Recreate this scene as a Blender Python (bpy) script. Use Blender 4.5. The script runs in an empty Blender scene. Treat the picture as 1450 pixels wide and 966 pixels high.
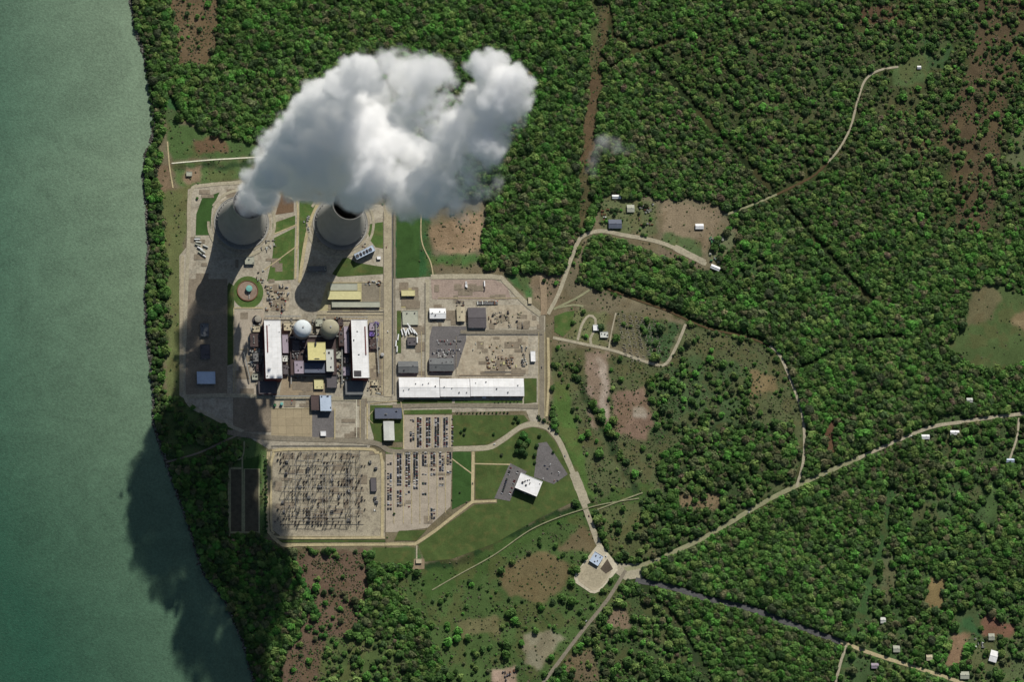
import bpy, math, random
import numpy as np
from mathutils import Vector, Matrix
sc = bpy.context.scene
C = sc.collection
random.seed(7); rng = np.random.default_rng(11)

# ---------------------------------------------------------------- camera, sky, sun, exposure
MPP = 1.6                                   # metres on the ground per photograph pixel
DIST = 15000.0                              # the photograph is taken from very far above, 18 degrees off nadir
d = Vector((-0.163, -0.276, 1.0)).normalized()
rt = (Vector((1, 0, 0)) - d * d.x).normalized()
up = d.cross(rt)
eye = d * DIST
cam = bpy.data.cameras.new('camera'); cam_o = bpy.data.objects.new('camera', cam); C.objects.link(cam_o)
cam_o.matrix_world = Matrix(((rt.x, up.x, d.x, eye.x), (rt.y, up.y, d.y, eye.y), (rt.z, up.z, d.z, eye.z), (0, 0, 0, 1)))
cam.sensor_width = 36.0
cam.lens = 36.0 * DIST / (1450 * MPP)
cam.clip_start = 100.0; cam.clip_end = 90000.0
sc.camera = cam_o

SUN_EL = 40.0
SUN_AZ = math.atan2(0.39, 0.92)             # from +Y towards +X
w = bpy.data.worlds.new("World"); sc.world = w; w.use_nodes = True
nt = w.node_tree; nt.nodes.clear()
sky = nt.nodes.new('ShaderNodeTexSky'); sky.sky_type = 'NISHITA'; sky.sun_disc = False
sky.sun_elevation = math.radians(SUN_EL); sky.sun_rotation = SUN_AZ
bg = nt.nodes.new('ShaderNodeBackground'); bg.inputs['Strength'].default_value = 0.05
wo = nt.nodes.new('ShaderNodeOutputWorld')
nt.links.new(sky.outputs[0], bg.inputs[0]); nt.links.new(bg.outputs[0], wo.inputs[0])
sl = bpy.data.lights.new('sun', 'SUN'); sl.energy = 4.2; sl.angle = math.radians(0.5); sl.color = (1.0, 0.955, 0.88)
so = bpy.data.objects.new('sun', sl); C.objects.link(so)
sdir = Vector((math.sin(SUN_AZ) * math.cos(math.radians(SUN_EL)), math.cos(SUN_AZ) * math.cos(math.radians(SUN_EL)), math.sin(math.radians(SUN_EL))))
so.rotation_euler = sdir.to_track_quat('Z', 'Y').to_euler(); so.location = sdir * 3000
sc.view_settings.view_transform = 'Standard'; sc.view_settings.look = 'None'
sc.view_settings.exposure = 0.12; sc.view_settings.gamma = 1.0
sc.render.engine = 'CYCLES'
sc.cycles.volume_bounces = 28; sc.cycles.max_bounces = 30; sc.cycles.diffuse_bounces = 2
sc.cycles.glossy_bounces = 2; sc.cycles.transparent_max_bounces = 8
sc.cycles.volume_step_rate = 1.0; sc.cycles.volume_max_steps = 512

# ---------------------------------------------------------------- helpers
def P(px, py, z=0.0):
    """photograph pixel -> world point at height z on the ground plan"""
    k = MPP / DIST
    v = -d + rt * ((px - 725) * k) + up * ((483 - py) * k)
    t = (z - eye.z) / v.z
    return Vector((eye.x + v.x * t, eye.y + v.y * t, z))
def Pn(px, py, z=0.0):
    k = MPP / DIST
    px = np.asarray(px, float); py = np.asarray(py, float)
    a = (px - 725) * k; b = (483 - py) * k
    vx = -d.x + rt.x * a + up.x * b; vy = -d.y + rt.y * a + up.y * b; vz = -d.z + rt.z * a + up.z * b
    t = (z - eye.z) / vz
    return eye.x + vx * t, eye.y + vy * t

def lin(r, g, b):
    f = lambda c: ((c / 255 + .055) / 1.055) ** 2.4 if c > 10 else c / 255 / 12.92
    return (f(r), f(g), f(b))

MATS = {}
def mat(name, rgb, rough=.85, var=.25, scale=.25, var2=.15, scale2=.02, attr=None, bump=0.0, metal=0.0, spec=.2, grid=None, gridc=.62, warm=None):
    """procedural material: base colour broken up by two noises, optional panel joints"""
    if name in MATS: return MATS[name]
    m = bpy.data.materials.new(name); m.use_nodes = True
    t = m.node_tree; N = t.nodes; L = t.links
    b = N['Principled BSDF']
    b.inputs['Roughness'].default_value = rough; b.inputs['Metallic'].default_value = metal
    b.inputs['Specular IOR Level'].default_value = spec
    geo = N.new('ShaderNodeNewGeometry'); pos = geo.outputs['Position']
    def noise(s, det=3, dist=0):
        n = N.new('ShaderNodeTexNoise'); n.inputs['Scale'].default_value = s; n.inputs['Detail'].default_value = det
        n.inputs['Distortion'].default_value = dist
        L.new(pos, n.inputs['Vector']); return n.outputs[0]
    def math_(op, a, b_):
        n = N.new('ShaderNodeMath'); n.operation = op
        for i, v in enumerate((a, b_)):
            if isinstance(v, (int, float)): n.inputs[i].default_value = v
            else: L.new(v, n.inputs[i])
        return n.outputs[0]
    if attr:
        at = N.new('ShaderNodeAttribute'); at.attribute_name = attr; col = at.outputs['Color']
    else:
        rg = N.new('ShaderNodeRGB'); rg.outputs[0].default_value = (*rgb, 1); col = rg.outputs[0]
    f = math_('ADD', math_('MULTIPLY', math_('SUBTRACT', noise(scale), .5), var * 4), math_('MULTIPLY', math_('SUBTRACT', noise(scale2, 4, 1.0), .5), var2 * 4))
    f = math_('MAXIMUM', math_('ADD', f, 1.0), .15)
    if grid:
        br = N.new('ShaderNodeTexBrick'); br.offset = 0; L.new(pos, br.inputs['Vector'])
        br.inputs['Color1'].default_value = (1, 1, 1, 1); br.inputs['Color2'].default_value = (.9, .9, .9, 1); br.inputs['Mortar'].default_value = (gridc, gridc * .98, gridc * .95, 1)
        br.inputs['Scale'].default_value = 1.0; br.inputs['Brick Width'].default_value = grid; br.inputs['Row Height'].default_value = grid
        br.inputs['Mortar Size'].default_value = .35; br.inputs['Bias'].default_value = 0
        mx0 = N.new('ShaderNodeMixRGB'); mx0.blend_type = 'MULTIPLY'; mx0.inputs[0].default_value = 1
        L.new(col, mx0.inputs[1]); L.new(br.outputs[0], mx0.inputs[2]); col = mx0.outputs[0]
    if warm:
        mxw = N.new('ShaderNodeMixRGB'); L.new(math_('MULTIPLY', math_('MAXIMUM', math_('SUBTRACT', noise(scale2 * 2.3, 3), .5), 0), 3.0), mxw.inputs[0])
        L.new(col, mxw.inputs[1]); mxw.inputs[2].default_value = (*warm, 1); col = mxw.outputs[0]
    mx = N.new('ShaderNodeVectorMath'); mx.operation = 'SCALE'
    L.new(col, mx.inputs[0]); L.new(f, mx.inputs['Scale'])
    L.new(mx.outputs[0], b.inputs['Base Color'])
    if bump:
        bp = N.new('ShaderNodeBump'); bp.inputs['Strength'].default_value = 1; bp.inputs['Distance'].default_value = bump
        L.new(noise(scale * 1.5, 4), bp.inputs['Height']); L.new(bp.outputs[0], b.inputs['Normal'])
    MATS[name] = m
    return m

def tag(o, label=None, cat=None, group=None, kind=None):
    if label: o['label'] = label
    if cat: o['category'] = cat
    if group: o['group'] = group
    if kind: o['kind'] = kind
    return o

class MB:
    """collects simple solids into one mesh"""
    def __init__(s): s.v = []; s.f = []; s.m = []; s.mats = []
    def mi(s, m):
        if m not in s.mats: s.mats.append(m)
        return s.mats.index(m)
    def add(s, vs, fs, m):
        k = len(s.v); i = s.mi(m)
        s.v += [tuple(v) for v in vs]; s.f += [tuple(k + a for a in f) for f in fs]; s.m += [i] * len(fs)
        return s
    def box(s, c, size, m, rz=0.0, taper=1.0):
        cx, cy, cz = c; x, y, z = size[0] / 2, size[1] / 2, size[2]; ca, sa = math.cos(rz), math.sin(rz)
        vs = []
        for zz, t in ((cz, 1), (cz + z, taper)):
            for a, b in ((-x, -y), (x, -y), (x, y), (-x, y)):
                a *= t; b *= t
                vs.append((cx + a * ca - b * sa, cy + a * sa + b * ca, zz))
        return s.add(vs, [(3, 2, 1, 0), (4, 5, 6, 7), (0, 1, 5, 4), (1, 2, 6, 5), (2, 3, 7, 6), (3, 0, 4, 7)], m)
    def bar(s, a, b, r, m, n=4):
        a = Vector(a); b = Vector(b); ax = (b - a).normalized()
        u = ax.cross(Vector((0, 0, 1)))
        if u.length < 1e-3: u = Vector((1, 0, 0))
        u.normalize(); v = ax.cross(u)
        vs = [p + (u * math.cos(2 * math.pi * (i + .5) / n) + v * math.sin(2 * math.pi * (i + .5) / n)) * r for p in (a, b) for i in range(n)]
        fs = [(i, (i + 1) % n, n + (i + 1) % n, n + i) for i in range(n)] + [tuple(range(n))[::-1], tuple(range(n, 2 * n))]
        return s.add(vs, fs, m)
    def lathe(s, c, prof, m, n=32, cap=True):
        vs = []; fs = []
        for (r, z) in prof:
            for i in range(n):
                a = 2 * math.pi * i / n; vs.append((c[0] + r * math.cos(a), c[1] + r * math.sin(a), c[2] + z))
        for j in range(len(prof) - 1):
            for i in range(n):
                fs.append((j * n + i, j * n + (i + 1) % n, (j + 1) * n + (i + 1) % n, (j + 1) * n + i))
        if cap: fs.append(tuple(range((len(prof) - 1) * n, len(prof) * n)))
        return s.add(vs, fs, m)
    def gable(s, c, L, W, z0, h, m, ov=.5, axis='x'):
        """gable roof, ridge along local axis"""
        cx, cy = c; a, b = (L / 2 + ov, W / 2 + ov)
        if axis == 'x':
            vs = [(cx - a, cy - b, z0), (cx + a, cy - b, z0), (cx + a, cy + b, z0), (cx - a, cy + b, z0), (cx - a, cy, z0 + h), (cx + a, cy, z0 + h)]
            fs = [(0, 1, 5, 4), (2, 3, 4, 5), (0, 4, 3), (1, 2, 5), (3, 2, 1, 0)]
        else:
            vs = [(cx - a, cy - b, z0), (cx + a, cy - b, z0), (cx + a, cy + b, z0), (cx - a, cy + b, z0), (cx, cy - b, z0 + h), (cx, cy + b, z0 + h)]
            fs = [(1, 2, 5, 4), (3, 0, 4, 5), (0, 1, 4), (2, 3, 5), (3, 2, 1, 0)]
        return s.add(vs, fs, m)
    def mesh(s, name, smooth=False):
        me = bpy.data.meshes.new(name); me.from_pydata(s.v, [], s.f)
        for m in s.mats: me.materials.append(m)
        me.polygons.foreach_set('material_index', s.m)
        if smooth: me.polygons.foreach_set('use_smooth', [True] * len(s.f))
        me.update(); return me
    def obj(s, name, parent=None, loc=None, rz=0, smooth=False):
        o = bpy.data.objects.new(name, s.mesh(name, smooth)); C.objects.link(o)
        if parent: o.parent = parent
        if loc is not None: o.location = loc
        o.rotation_euler.z = rz
        return o
def empty(name, loc, rz=0):
    o = bpy.data.objects.new(name, None); C.objects.link(o); o.location = loc; o.rotation_euler.z = rz; return o
def copy_tree(o, parent=None):
    c = o.copy(); C.objects.link(c); c.parent = parent
    for ch in o.children: copy_tree(ch, c)
    return c

# noise on arrays
def vnoise(x, y, z=None, seed=0):
    r = np.random.default_rng(seed).random(65536).astype(np.float32)
    def h(i, j, k): return r[(i * 73856093 ^ j * 19349663 ^ k * 83492791) & 65535]
    i = np.floor(x).astype(np.int64); j = np.floor(y).astype(np.int64); fx = x - i; fy = y - j
    fx = fx * fx * (3 - 2 * fx); fy = fy * fy * (3 - 2 * fy)
    if z is None:
        k = 0
        return (h(i, j, k) * (1 - fx) + h(i + 1, j, k) * fx) * (1 - fy) + (h(i, j + 1, k) * (1 - fx) + h(i + 1, j + 1, k) * fx) * fy
    k = np.floor(z).astype(np.int64); fz = z - k; fz = fz * fz * (3 - 2 * fz)
    o = 0
    for dk, wz in ((0, 1 - fz), (1, fz)):
        for dj, wy in ((0, 1 - fy), (1, fy)):
            o = o + (h(i, j + dj, k + dk) * (1 - fx) + h(i + 1, j + dj, k + dk) * fx) * wy * wz
    return o
def fbm(x, y, z=None, seed=0, oct=4):
    s = 0; a = .5; t = 0
    for q in range(oct):
        s = s + a * vnoise(x * 2 ** q, y * 2 ** q, None if z is None else z * 2 ** q, seed + q); t += a; a *= .55
    return s / t
def inpoly(px, py, poly):
    r = np.zeros(px.shape, bool); n = len(poly)
    for i in range(n):
        x1, y1 = poly[i]; x2, y2 = poly[(i + 1) % n]
        if y1 == y2: continue
        c = ((y1 > py) != (y2 > py)) & (px < (x2 - x1) * (py - y1) / (y2 - y1) + x1)
        r ^= c
    return r
def distline(px, py, line):
    dd = np.full(px.shape, 1e9)
    for (x1, y1), (x2, y2) in zip(line, line[1:]):
        L2 = (x2 - x1) ** 2 + (y2 - y1) ** 2 + 1e-9
        t = np.clip(((px - x1) * (x2 - x1) + (py - y1) * (y2 - y1)) / L2, 0, 1)
        dd = np.minimum(dd, np.hypot(px - x1 - t * (x2 - x1), py - y1 - t * (y2 - y1)))
    return dd

# ---------------------------------------------------------------- land cover on the ground plan
SHORE = [(196, -400), (188, -100), (183, 0), (190, 40), (203, 80), (213, 130), (217, 170), (212, 205), (205, 215), (202, 250), (206, 300), (208, 360),
         (204, 420), (207, 480), (215, 540), (216, 600), (235, 660), (264, 740), (286, 812), (320, 856), (345, 917), (358, 966), (385, 1080), (420, 1400)]
def shore_x(py):
    ys = [p[1] for p in SHORE]; xs = [p[0] for p in SHORE]
    return np.interp(py, ys, xs)
# (polygon, colour as seen, trees 0..1, shrubs 0..1)
LAND = [
 ([(228, 165), (262, 172), (300, 188), (372, 203), (450, 260), (610, 285), (690, 285), (680, 382), (805, 385), (835, 325), (850, 275), (1020, 288), (1046, 328), (1005, 388),
   (960, 372), (870, 336), (838, 334), (820, 382), (818, 400), (855, 412), (940, 438), (972, 455), (945, 520), (785, 500), (778, 600), (830, 700), (700, 790), (600, 800), (520, 782), (400, 778), (372, 760), (370, 640), (300, 600), (232, 560), (240, 400), (232, 300)], (104, 96, 72), 0, .12),
 ([(848, 0), (866, 0), (859, 60), (853, 130), (843, 200), (838, 260), (826, 330), (812, 345), (817, 280), (825, 200), (833, 130), (838, 60), (838, -200), (868, -200)], (78, 74, 46), .03, .8),
 ([(838, 0), (848, 0), (845, 60), (838, 60)], (70, 80, 42), 0, .3),
 ([(852, 30), (858, 30), (853, 130), (846, 150)], (80, 68, 44), 0, .3),
 ([(834, 110), (848, 110), (840, 230), (820, 235), (828, 150)], (86, 70, 48), 0, .3),
 ([(1215, 8), (1262, 4), (1282, 32), (1245, 38), (1216, 30)], (80, 62, 44), .15, .6),
 ([(1385, -100), (1480, -100), (1450, 70), (1425, 150), (1412, 250), (1398, 330), (1352, 320), (1345, 225), (1328, 185), (1332, 165), (1352, 150), (1375, 80)], (78, 66, 46), .2, .7),
 ([(1255, 192), (1316, 186), (1312, 226), (1262, 222)], (76, 66, 44), .2, .7),
 ([(1262, 60), (1340, 52), (1362, 88), (1320, 100), (1290, 70)], (54, 80, 44), .25, .5),
 ([(1262, 96), (1312, 71), (1319, 118), (1262, 120)], (72, 92, 50), 0, .15),
 ([(1265, 120), (1318, 118), (1300, 150), (1230, 160), (1240, 140)], (66, 72, 42), .15, .5),
 ([(1375, 405), (1400, 400), (1490, 430), (1490, 500), (1450, 512), (1410, 530), (1365, 515), (1340, 492), (1362, 460)], (68, 86, 44), 0, .06),
 ([(1376, 408), (1400, 402), (1420, 420), (1398, 455), (1368, 460)], (92, 88, 58), 0, .06),
 ([(1432, 450), (1460, 440), (1460, 470), (1434, 462)], (118, 104, 72), 0, .06),
 ([(1432, 190), (1460, 180), (1460, 240), (1428, 235)], (88, 96, 62), .05, .3),
 ([(243, -150), (312, -150), (310, 30), (302, 96), (256, 92), (244, 40)], (96, 80, 56), .04, .8),
 ([(232, 138), (256, 142), (252, 178), (234, 185)], (48, 84, 44), 0, .1),
 ([(232, 172), (300, 186), (370, 206), (366, 222), (240, 228)], (66, 90, 44), 0, .2),
 ([(272, 198), (315, 190), (322, 215), (280, 218)], (98, 78, 54), 0, .25),
 ([(238, 232), (366, 224), (352, 252), (262, 266)], (76, 98, 50), 0, .12),
 ([(246, 236), (366, 228), (366, 233), (250, 244)], (42, 62, 34), 0, .12),
 ([(221, 232), (243, 232), (245, 272), (222, 270)], (112, 94, 70), 0, .1),
 ([(262, 238), (284, 236), (286, 258), (264, 262)], (128, 108, 84), 0, .1),
 ([(228, 272), (268, 264), (262, 350), (257, 560), (238, 560), (236, 350)], (90, 98, 54), 0, .12),
 ([(222, 560), (262, 560), (320, 590), (345, 615), (310, 640), (240, 660), (228, 620)], (70, 90, 45), .3, .3),
 ([(340, 620), (378, 620), (378, 760), (322, 757), (322, 662), (345, 650)], (72, 96, 48), 0, .15),
 # east scrub
 ([(782, 490), (860, 500), (945, 518), (975, 458), (1010, 470), (1072, 486), (1108, 520), (1130, 570), (1136, 610), (1128, 684), (1000, 752), (905, 796), (870, 780), (845, 720), (808, 650), (782, 590)], (76, 84, 50), .05, .55),
 ([(905, 540), (990, 500), (1060, 520), (1065, 620), (1000, 610), (930, 625), (900, 600)], (62, 82, 46), .2, .6),
 ([(1060, 520), (1095, 530), (1100, 550), (1062, 560)], (110, 96, 62), .03, .4),
 ([(830, 500), (862, 500), (862, 605), (840, 608), (828, 560)], (126, 108, 92), 0, .15),
 ([(846, 505), (858, 505), (860, 600), (850, 600)], (150, 136, 120), 0, .05),
 ([(866, 560), (912, 545), (924, 600), (912, 625), (872, 610)], (116, 94, 76), 0, .35),
 ([(896, 578), (912, 575), (914, 592), (898, 592)], (150, 140, 122), 0, .1),
 ([(784, 540), (800, 545), (812, 590), (826, 640), (832, 690), (846, 700), (838, 706), (824, 692), (812, 660), (800, 630), (786, 596)], (68, 94, 38), 0, .03),
 ([(905, 700), (980, 690), (1060, 690), (1100, 690), (1000, 748), (920, 780), (890, 740)], (54, 72, 38), .55, .6),
 ([(960, 700), (1020, 696), (1018, 722), (968, 724)], (112, 96, 68), .1, .4),
 ([(1000, 600), (1060, 600), (1125, 600), (1125, 680), (1000, 690), (930, 680), (940, 640)], (50, 68, 36), .9, .4),
 ([(925, 686), (880, 690), (845, 706), (848, 720), (912, 712)], (60, 84, 36), .0, .2),
 ([(850, 725), (905, 712), (920, 770), (900, 792), (866, 780)], (78, 86, 48), .05, .3),
 ([(805, 440), (860, 440), (860, 492), (800, 480)], (96, 100, 62), .03, .3),
 ([(868, 440), (920, 448), (942, 512), (866, 490)], (92, 90, 62), .06, .3),
 ([(905, 455), (940, 450), (968, 460), (942, 512), (918, 506)], (58, 82, 46), .3, .5),
 # south fields
 ([(590, 800), (640, 798), (700, 788), (760, 745), (838, 722), (850, 770), (866, 800), (900, 820), (872, 852), (782, 950), (765, 1000), (640, 1000), (620, 920), (560, 822)], (64, 86, 40), .07, .35),
 ([(600, 802), (652, 792), (760, 742), (838, 712), (846, 722), (770, 752), (696, 806), (640, 838), (596, 852)], (58, 82, 34), .0, .08),
 ([(600, 796), (650, 788), (760, 734), (834, 704), (838, 712), (760, 742), (655, 797), (604, 808)], (36, 58, 28), 0, .05),
 ([(788, 775), (820, 748), (844, 755), (846, 780), (820, 782)], (96, 86, 58), 0, .15),
 ([(706, 815), (730, 792), (770, 780), (802, 795), (806, 828), (772, 855), (722, 846)], (98, 88, 56), 0, .2),
 ([(650, 880), (706, 872), (708, 895), (655, 902)], (98, 96, 60), 0, .2),
 ([(742, 900), (782, 890), (800, 905), (760, 950), (744, 940)], (120, 116, 92), 0, .1),
 ([(700, 946), (730, 944), (736, 1000), (696, 1000)], (150, 128, 108), 0, .05),
 ([(420, 783), (516, 781), (522, 830), (515, 868), (488, 900), (462, 910), (445, 1010), (392, 1010), (398, 940), (440, 860), (412, 805)], (92, 74, 58), .06, .8),
 ([(462, 900), (560, 905), (590, 1000), (440, 1000)], (72, 90, 44), .2, .6),
 ([(528, 778), (598, 778), (598, 800), (528, 798)], (60, 92, 46), 0, .05),
 ([(870, 850), (900, 840), (960, 880), (1000, 960), (1000, 1010), (800, 1010), (800, 940)], (60, 78, 40), .3, .6),
 ([(860, 870), (890, 862), (892, 890), (862, 892)], (116, 98, 78), 0, .3),
 ([(800, 930), (840, 920), (850, 966), (800, 966)], (96, 84, 60), .1, .4),
 ([(800, 512), (812, 520), (860, 600), (908, 696), (900, 702), (850, 612)], (44, 62, 34), .35, .9),
 ([(905, 832), (912, 830), (962, 878), (1008, 960), (1000, 964), (955, 884)], (46, 60, 34), .2, .6),
 # houses north-east of the plant
 ([(845, 278), (905, 282), (930, 290), (930, 335), (850, 325)], (86, 94, 58), .05, .3),
 ([(940, 286), (1022, 298), (1002, 352), (990, 356), (936, 336)], (120, 106, 82), 0, .1),
 ([(938, 330), (995, 346), (992, 364), (935, 346)], (74, 92, 52), 0, .1),
 ([(932, 345), (995, 368), (985, 378), (938, 362)], (104, 92, 72), .1, .4),
 ([(1000, 358), (1028, 322), (1046, 332), (1016, 382)], (92, 98, 66), .1, .3),
 ([(1044, 350), (1090, 360), (1085, 400), (1040, 398)], (54, 80, 40), .35, .4),
 ([(610, 322), (682, 300), (684, 352), (640, 360), (614, 350)], (134, 112, 84), 0, .2),
 ([(560, 300), (608, 300), (612, 392), (560, 392)], (44, 82, 42), 0, .05),
 ([(600, 360), (676, 360), (676, 374), (604, 378)], (66, 96, 46), 0, .15),
 ([(715, 386), (762, 388), (764, 418), (742, 420)], (60, 92, 46), 0, .1),
 ([(745, 388), (800, 392), (790, 430), (770, 440), (755, 420)], (112, 98, 76), .04, .3),
 ([(1225, 780), (1290, 758), (1460, 850), (1460, 980), (1195, 980), (1200, 905)], (58, 82, 42), .62, .5),
 ([(1268, 680), (1460, 672), (1460, 765), (1300, 790), (1262, 760)], (60, 82, 44), .66, .6),
 ([(1040, 60), (1180, 40), (1230, 120), (1190, 190), (1060, 150)], (62, 74, 42), .6, .8),
 ([(1230, 180), (1330, 240), (1310, 320), (1240, 270)], (60, 74, 42), .66, .7),
 # south-east houses
 ([(1255, 688), (1268, 688), (1262, 740), (1248, 800), (1212, 900), (1200, 900), (1222, 840), (1240, 770)], (52, 82, 40), .0, .2),
 ([(1288, 706), (1338, 700), (1342, 735), (1290, 742)], (64, 82, 46), .1, .4),
 ([(1250, 790), (1272, 780), (1268, 840), (1250, 860)], (82, 90, 58), .1, .3),
 ([(1398, 682), (1416, 685), (1414, 738), (1396, 735)], (64, 88, 44), .0, .3),
 ([(1316, 822), (1338, 818), (1336, 862), (1308, 865)], (112, 96, 58), .0, .2),
 ([(1356, 860), (1392, 862), (1390, 900), (1356, 896)], (50, 84, 46), 0, .05),
 ([(1350, 894), (1372, 896), (1362, 944), (1336, 946)], (120, 96, 70), 0, .05),
 ([(1394, 868), (1412, 875), (1436, 886), (1434, 910), (1400, 905), (1388, 890)], (112, 78, 60), 0, .2),
 ([(1372, 905), (1460, 900), (1460, 966), (1372, 966)], (76, 90, 52), .15, .3),
 ([(1195, 920), (1238, 932), (1225, 1000), (1185, 1000)], (60, 82, 44), .05, .2),
 ([(1228, 905), (1245, 912), (1240, 930), (1222, 922)], (60, 88, 44), 0, .1),
 ([(1325, 592), (1362, 575), (1372, 592), (1320, 606)], (66, 84, 46), .05, .3),
 ([(1312, 612), (1450, 598), (1450, 660), (1330, 650)], (60, 76, 42), .35, .4),
 ([(1165, 610), (1180, 590), (1184, 640), (1170, 640)], (90, 64, 46), .2, .3),
]
# roads: (kind, polyline, width px, colour, layer)
ROADS = [
 ('road', [(640, 636), (690, 634), (712, 623), (735, 606), (755, 601), (775, 606), (790, 622), (803, 650), (812, 672)], 7.5, 'pale', 3),
 ('road', [(812, 670), (822, 695), (830, 715)], 13, 'pale', 2),
 ('road', [(812, 672), (826, 712), (838, 745), (850, 775), (868, 798), (886, 808)], 8, 'pale', 3),
 ('road', [(884, 807), (905, 802), (930, 793), (1000, 760), (1100, 702), (1218, 648)], 6.5, 'olive', 3),
 ('road', [(1216, 649), (1310, 608), (1360, 598), (1400, 592), (1500, 580)], 5, 'pale', 4),
 ('road', [(886, 808), (860, 850), (820, 900), (775, 960), (730, 1020)], 5, 'grey', 4),
 ('dirt_road', [(858, 408), (900, 424), (945, 440), (1000, 464), (1060, 478), (1092, 492)], 2.6, 'soil', 3),
 ('dirt_road', [(1128, 690), (1138, 650), (1138, 600), (1128, 560), (1105, 505), (1090, 490)], 4, 'pale', 4),
 ('road', [(900, 822), (950, 832), (1000, 848), (1060, 862), (1120, 884), (1192, 910)], 8, 'dark', 5),
 ('road', [(1190, 909), (1240, 928), (1340, 960), (1450, 1000)], 5, 'sand', 4),
 ('dirt_road', [(1199, 914), (1190, 940), (1178, 990)], 4, 'pale', 3),
 ('road', [(767, 440), (767, 602)], 7, 'grey', 3),
 ('dirt_road', [(776, 478), (777, 540), (774, 590)], 3.5, 'sand', 4),
 ('road', [(776, 445), (790, 418), (800, 392), (815, 350), (826, 334), (850, 327), (880, 332), (940, 345), (1000, 374)], 5.5, 'pale', 4),
 ('dirt_road', [(955, 350), (998, 372)], 9, 'pale', 2),
 ('dirt_road', [(784, 438), (820, 420), (838, 408)], 3, 'olive', 5),
 ('dirt_road', [(788, 436), (812, 432), (826, 434)], 3, 'olive', 2),
 ('dirt_road', [(783, 478), (830, 488), (870, 497), (920, 514), (942, 516), (958, 490), (971, 459)], 4, 'pale', 5),
 ('dirt_road', [(818, 482), (824, 460), (834, 447), (843, 452), (842, 466), (836, 480), (838, 490)], 3.5, 'pale', 3),
 ('dirt_road', [(872, 443), (866, 470), (862, 494)], 2, 'pale', 3),
 ('dirt_road', [(1272, 94), (1245, 99), (1226, 112), (1215, 140), (1205, 178), (1190, 208), (1172, 230)], 3, 'pale', 5),
 ('dirt_road', [(1172, 230), (1150, 250), (1100, 275)], 3, 'soil', 3),
 ('dirt_road', [(1100, 275), (1060, 292), (1025, 305)], 3, 'olive', 4),
 ('dirt_road', [(380, 640), (379, 740), (383, 756), (400, 772), (420, 772)], 4.5, 'sand', 3),
 ('dirt_road', [(400, 772), (588, 771)], 4.2, 'sand', 4),
 ('dirt_road', [(586, 772), (612, 755), (640, 733), (669, 711)], 4.2, 'sand', 5),
 ('dirt_road', [(669, 713), (670, 640)], 4.2, 'sand', 6),
 ('path', [(670, 711), (703, 710)], 3.5, 'sand', 4),
 ('path', [(668, 671), (640, 650)], 1.6, 'sand', 4),
 ('path', [(672, 657), (722, 658)], 1.8, 'sand', 4),
 ('path', [(590, 773), (590, 796)], 2, 'pale', 4),
 ('road', [(348, 258), (292, 262), (270, 272), (267, 340), (262, 470), (262, 562), (300, 590), (345, 612)], 5, 'pale', 4),
 ('road', [(258, 362), (257, 470), (257, 556)], 5, 'concrete', 3),
 ('dirt_road', [(345, 612), (318, 625), (280, 642), (235, 655)], 2.6, 'grey', 3),
 ('road', [(322, 612), (380, 620), (520, 626), (560, 640), (642, 637)], 7, 'grey', 4),
 ('road', [(262, 562), (330, 560), (420, 564), (552, 566)], 6, 'pale', 5),
 ('canal_wall', [(243, 231), (300, 226), (370, 222)], 1.6, 'white', 4),
 ('road', [(237, 200), (240, 235), (245, 266)], 2, 'sand', 4),
 ('road', [(549, 290), (549, 562)], 11, 'concrete', 4),
 ('road', [(559, 300), (559, 560)], 2, 'grey', 3),
 ('road', [(416, 275), (422, 300), (418, 395)], 2.6, 'sand', 4),
 ('path', [(386, 332), (420, 318)], 1.8, 'sand', 3),
 ('path', [(372, 384), (418, 350)], 1.4, 'sand', 3),
 ('dirt_road', [(452, 284), (440, 312), (432, 345), (424, 400)], 4.5, 'sand', 5),
 ('road', [(597, 290), (597, 340), (610, 372), (614, 396)], 1.6, 'sand', 4),
 ('road', [(605, 396), (605, 560)], 6, 'pale', 5),
 ('road', [(652, 470), (768, 470)], 5, 'grey', 5),
 ('road', [(556, 576), (640, 574), (762, 576)], 6, 'grey', 5),
 ('road', [(610, 392), (700, 392), (716, 400), (745, 430), (766, 446)], 7, 'pale', 6),
 ('road', [(768, 390), (770, 420), (770, 446)], 9, 'soil_light', 2),
 ('road', [(520, 572), (520, 622)], 2, 'sand', 5),
 ('road', [(514, 566), (514, 624)], 6, 'grey', 6),
 ('driveway', [(1443, 592), (1440, 620), (1430, 650)], 3, 'pale', 3),
 ('path', [(612, 836), (650, 814), (700, 786), (760, 746), (838, 718), (905, 706)], 1.5, 'olive', 3),
 ('path', [(846, 722), (872, 712), (910, 698)], 1.8, 'olive', 4),
 ('dirt_road', [(325, 760), (325, 665), (343, 648), (346, 625)], 2, 'olive', 3),
 ('dirt_road', [(343, 648), (345, 755)], 2, 'olive', 4),
]
# gaps cut in the woods without a made road
GAPS = [([(925, 82), (1000, 170), (1098, 275)], 6.5), ([(1098, 275), (1160, 345), (1235, 428)], 4.5), ([(864, 20), (868, 50), (900, 72), (925, 66), (965, 52)], 4.5),
        ([(900, 70), (880, 84), (866, 95)], 3.0), ([(1215, 480), (1275, 475)], 4.5), ([(905, 700), (880, 670), (850, 610), (810, 540)], 4.5), ([(1135, 520), (1180, 500)], 4.5),
        ([(858, 408), (945, 438), (1000, 462), (1080, 480)], 5.0), ([(910, 830), (960, 880), (1000, 950)], 4.5), ([(1100, 275), (1170, 235)], 6.0)]

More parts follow.
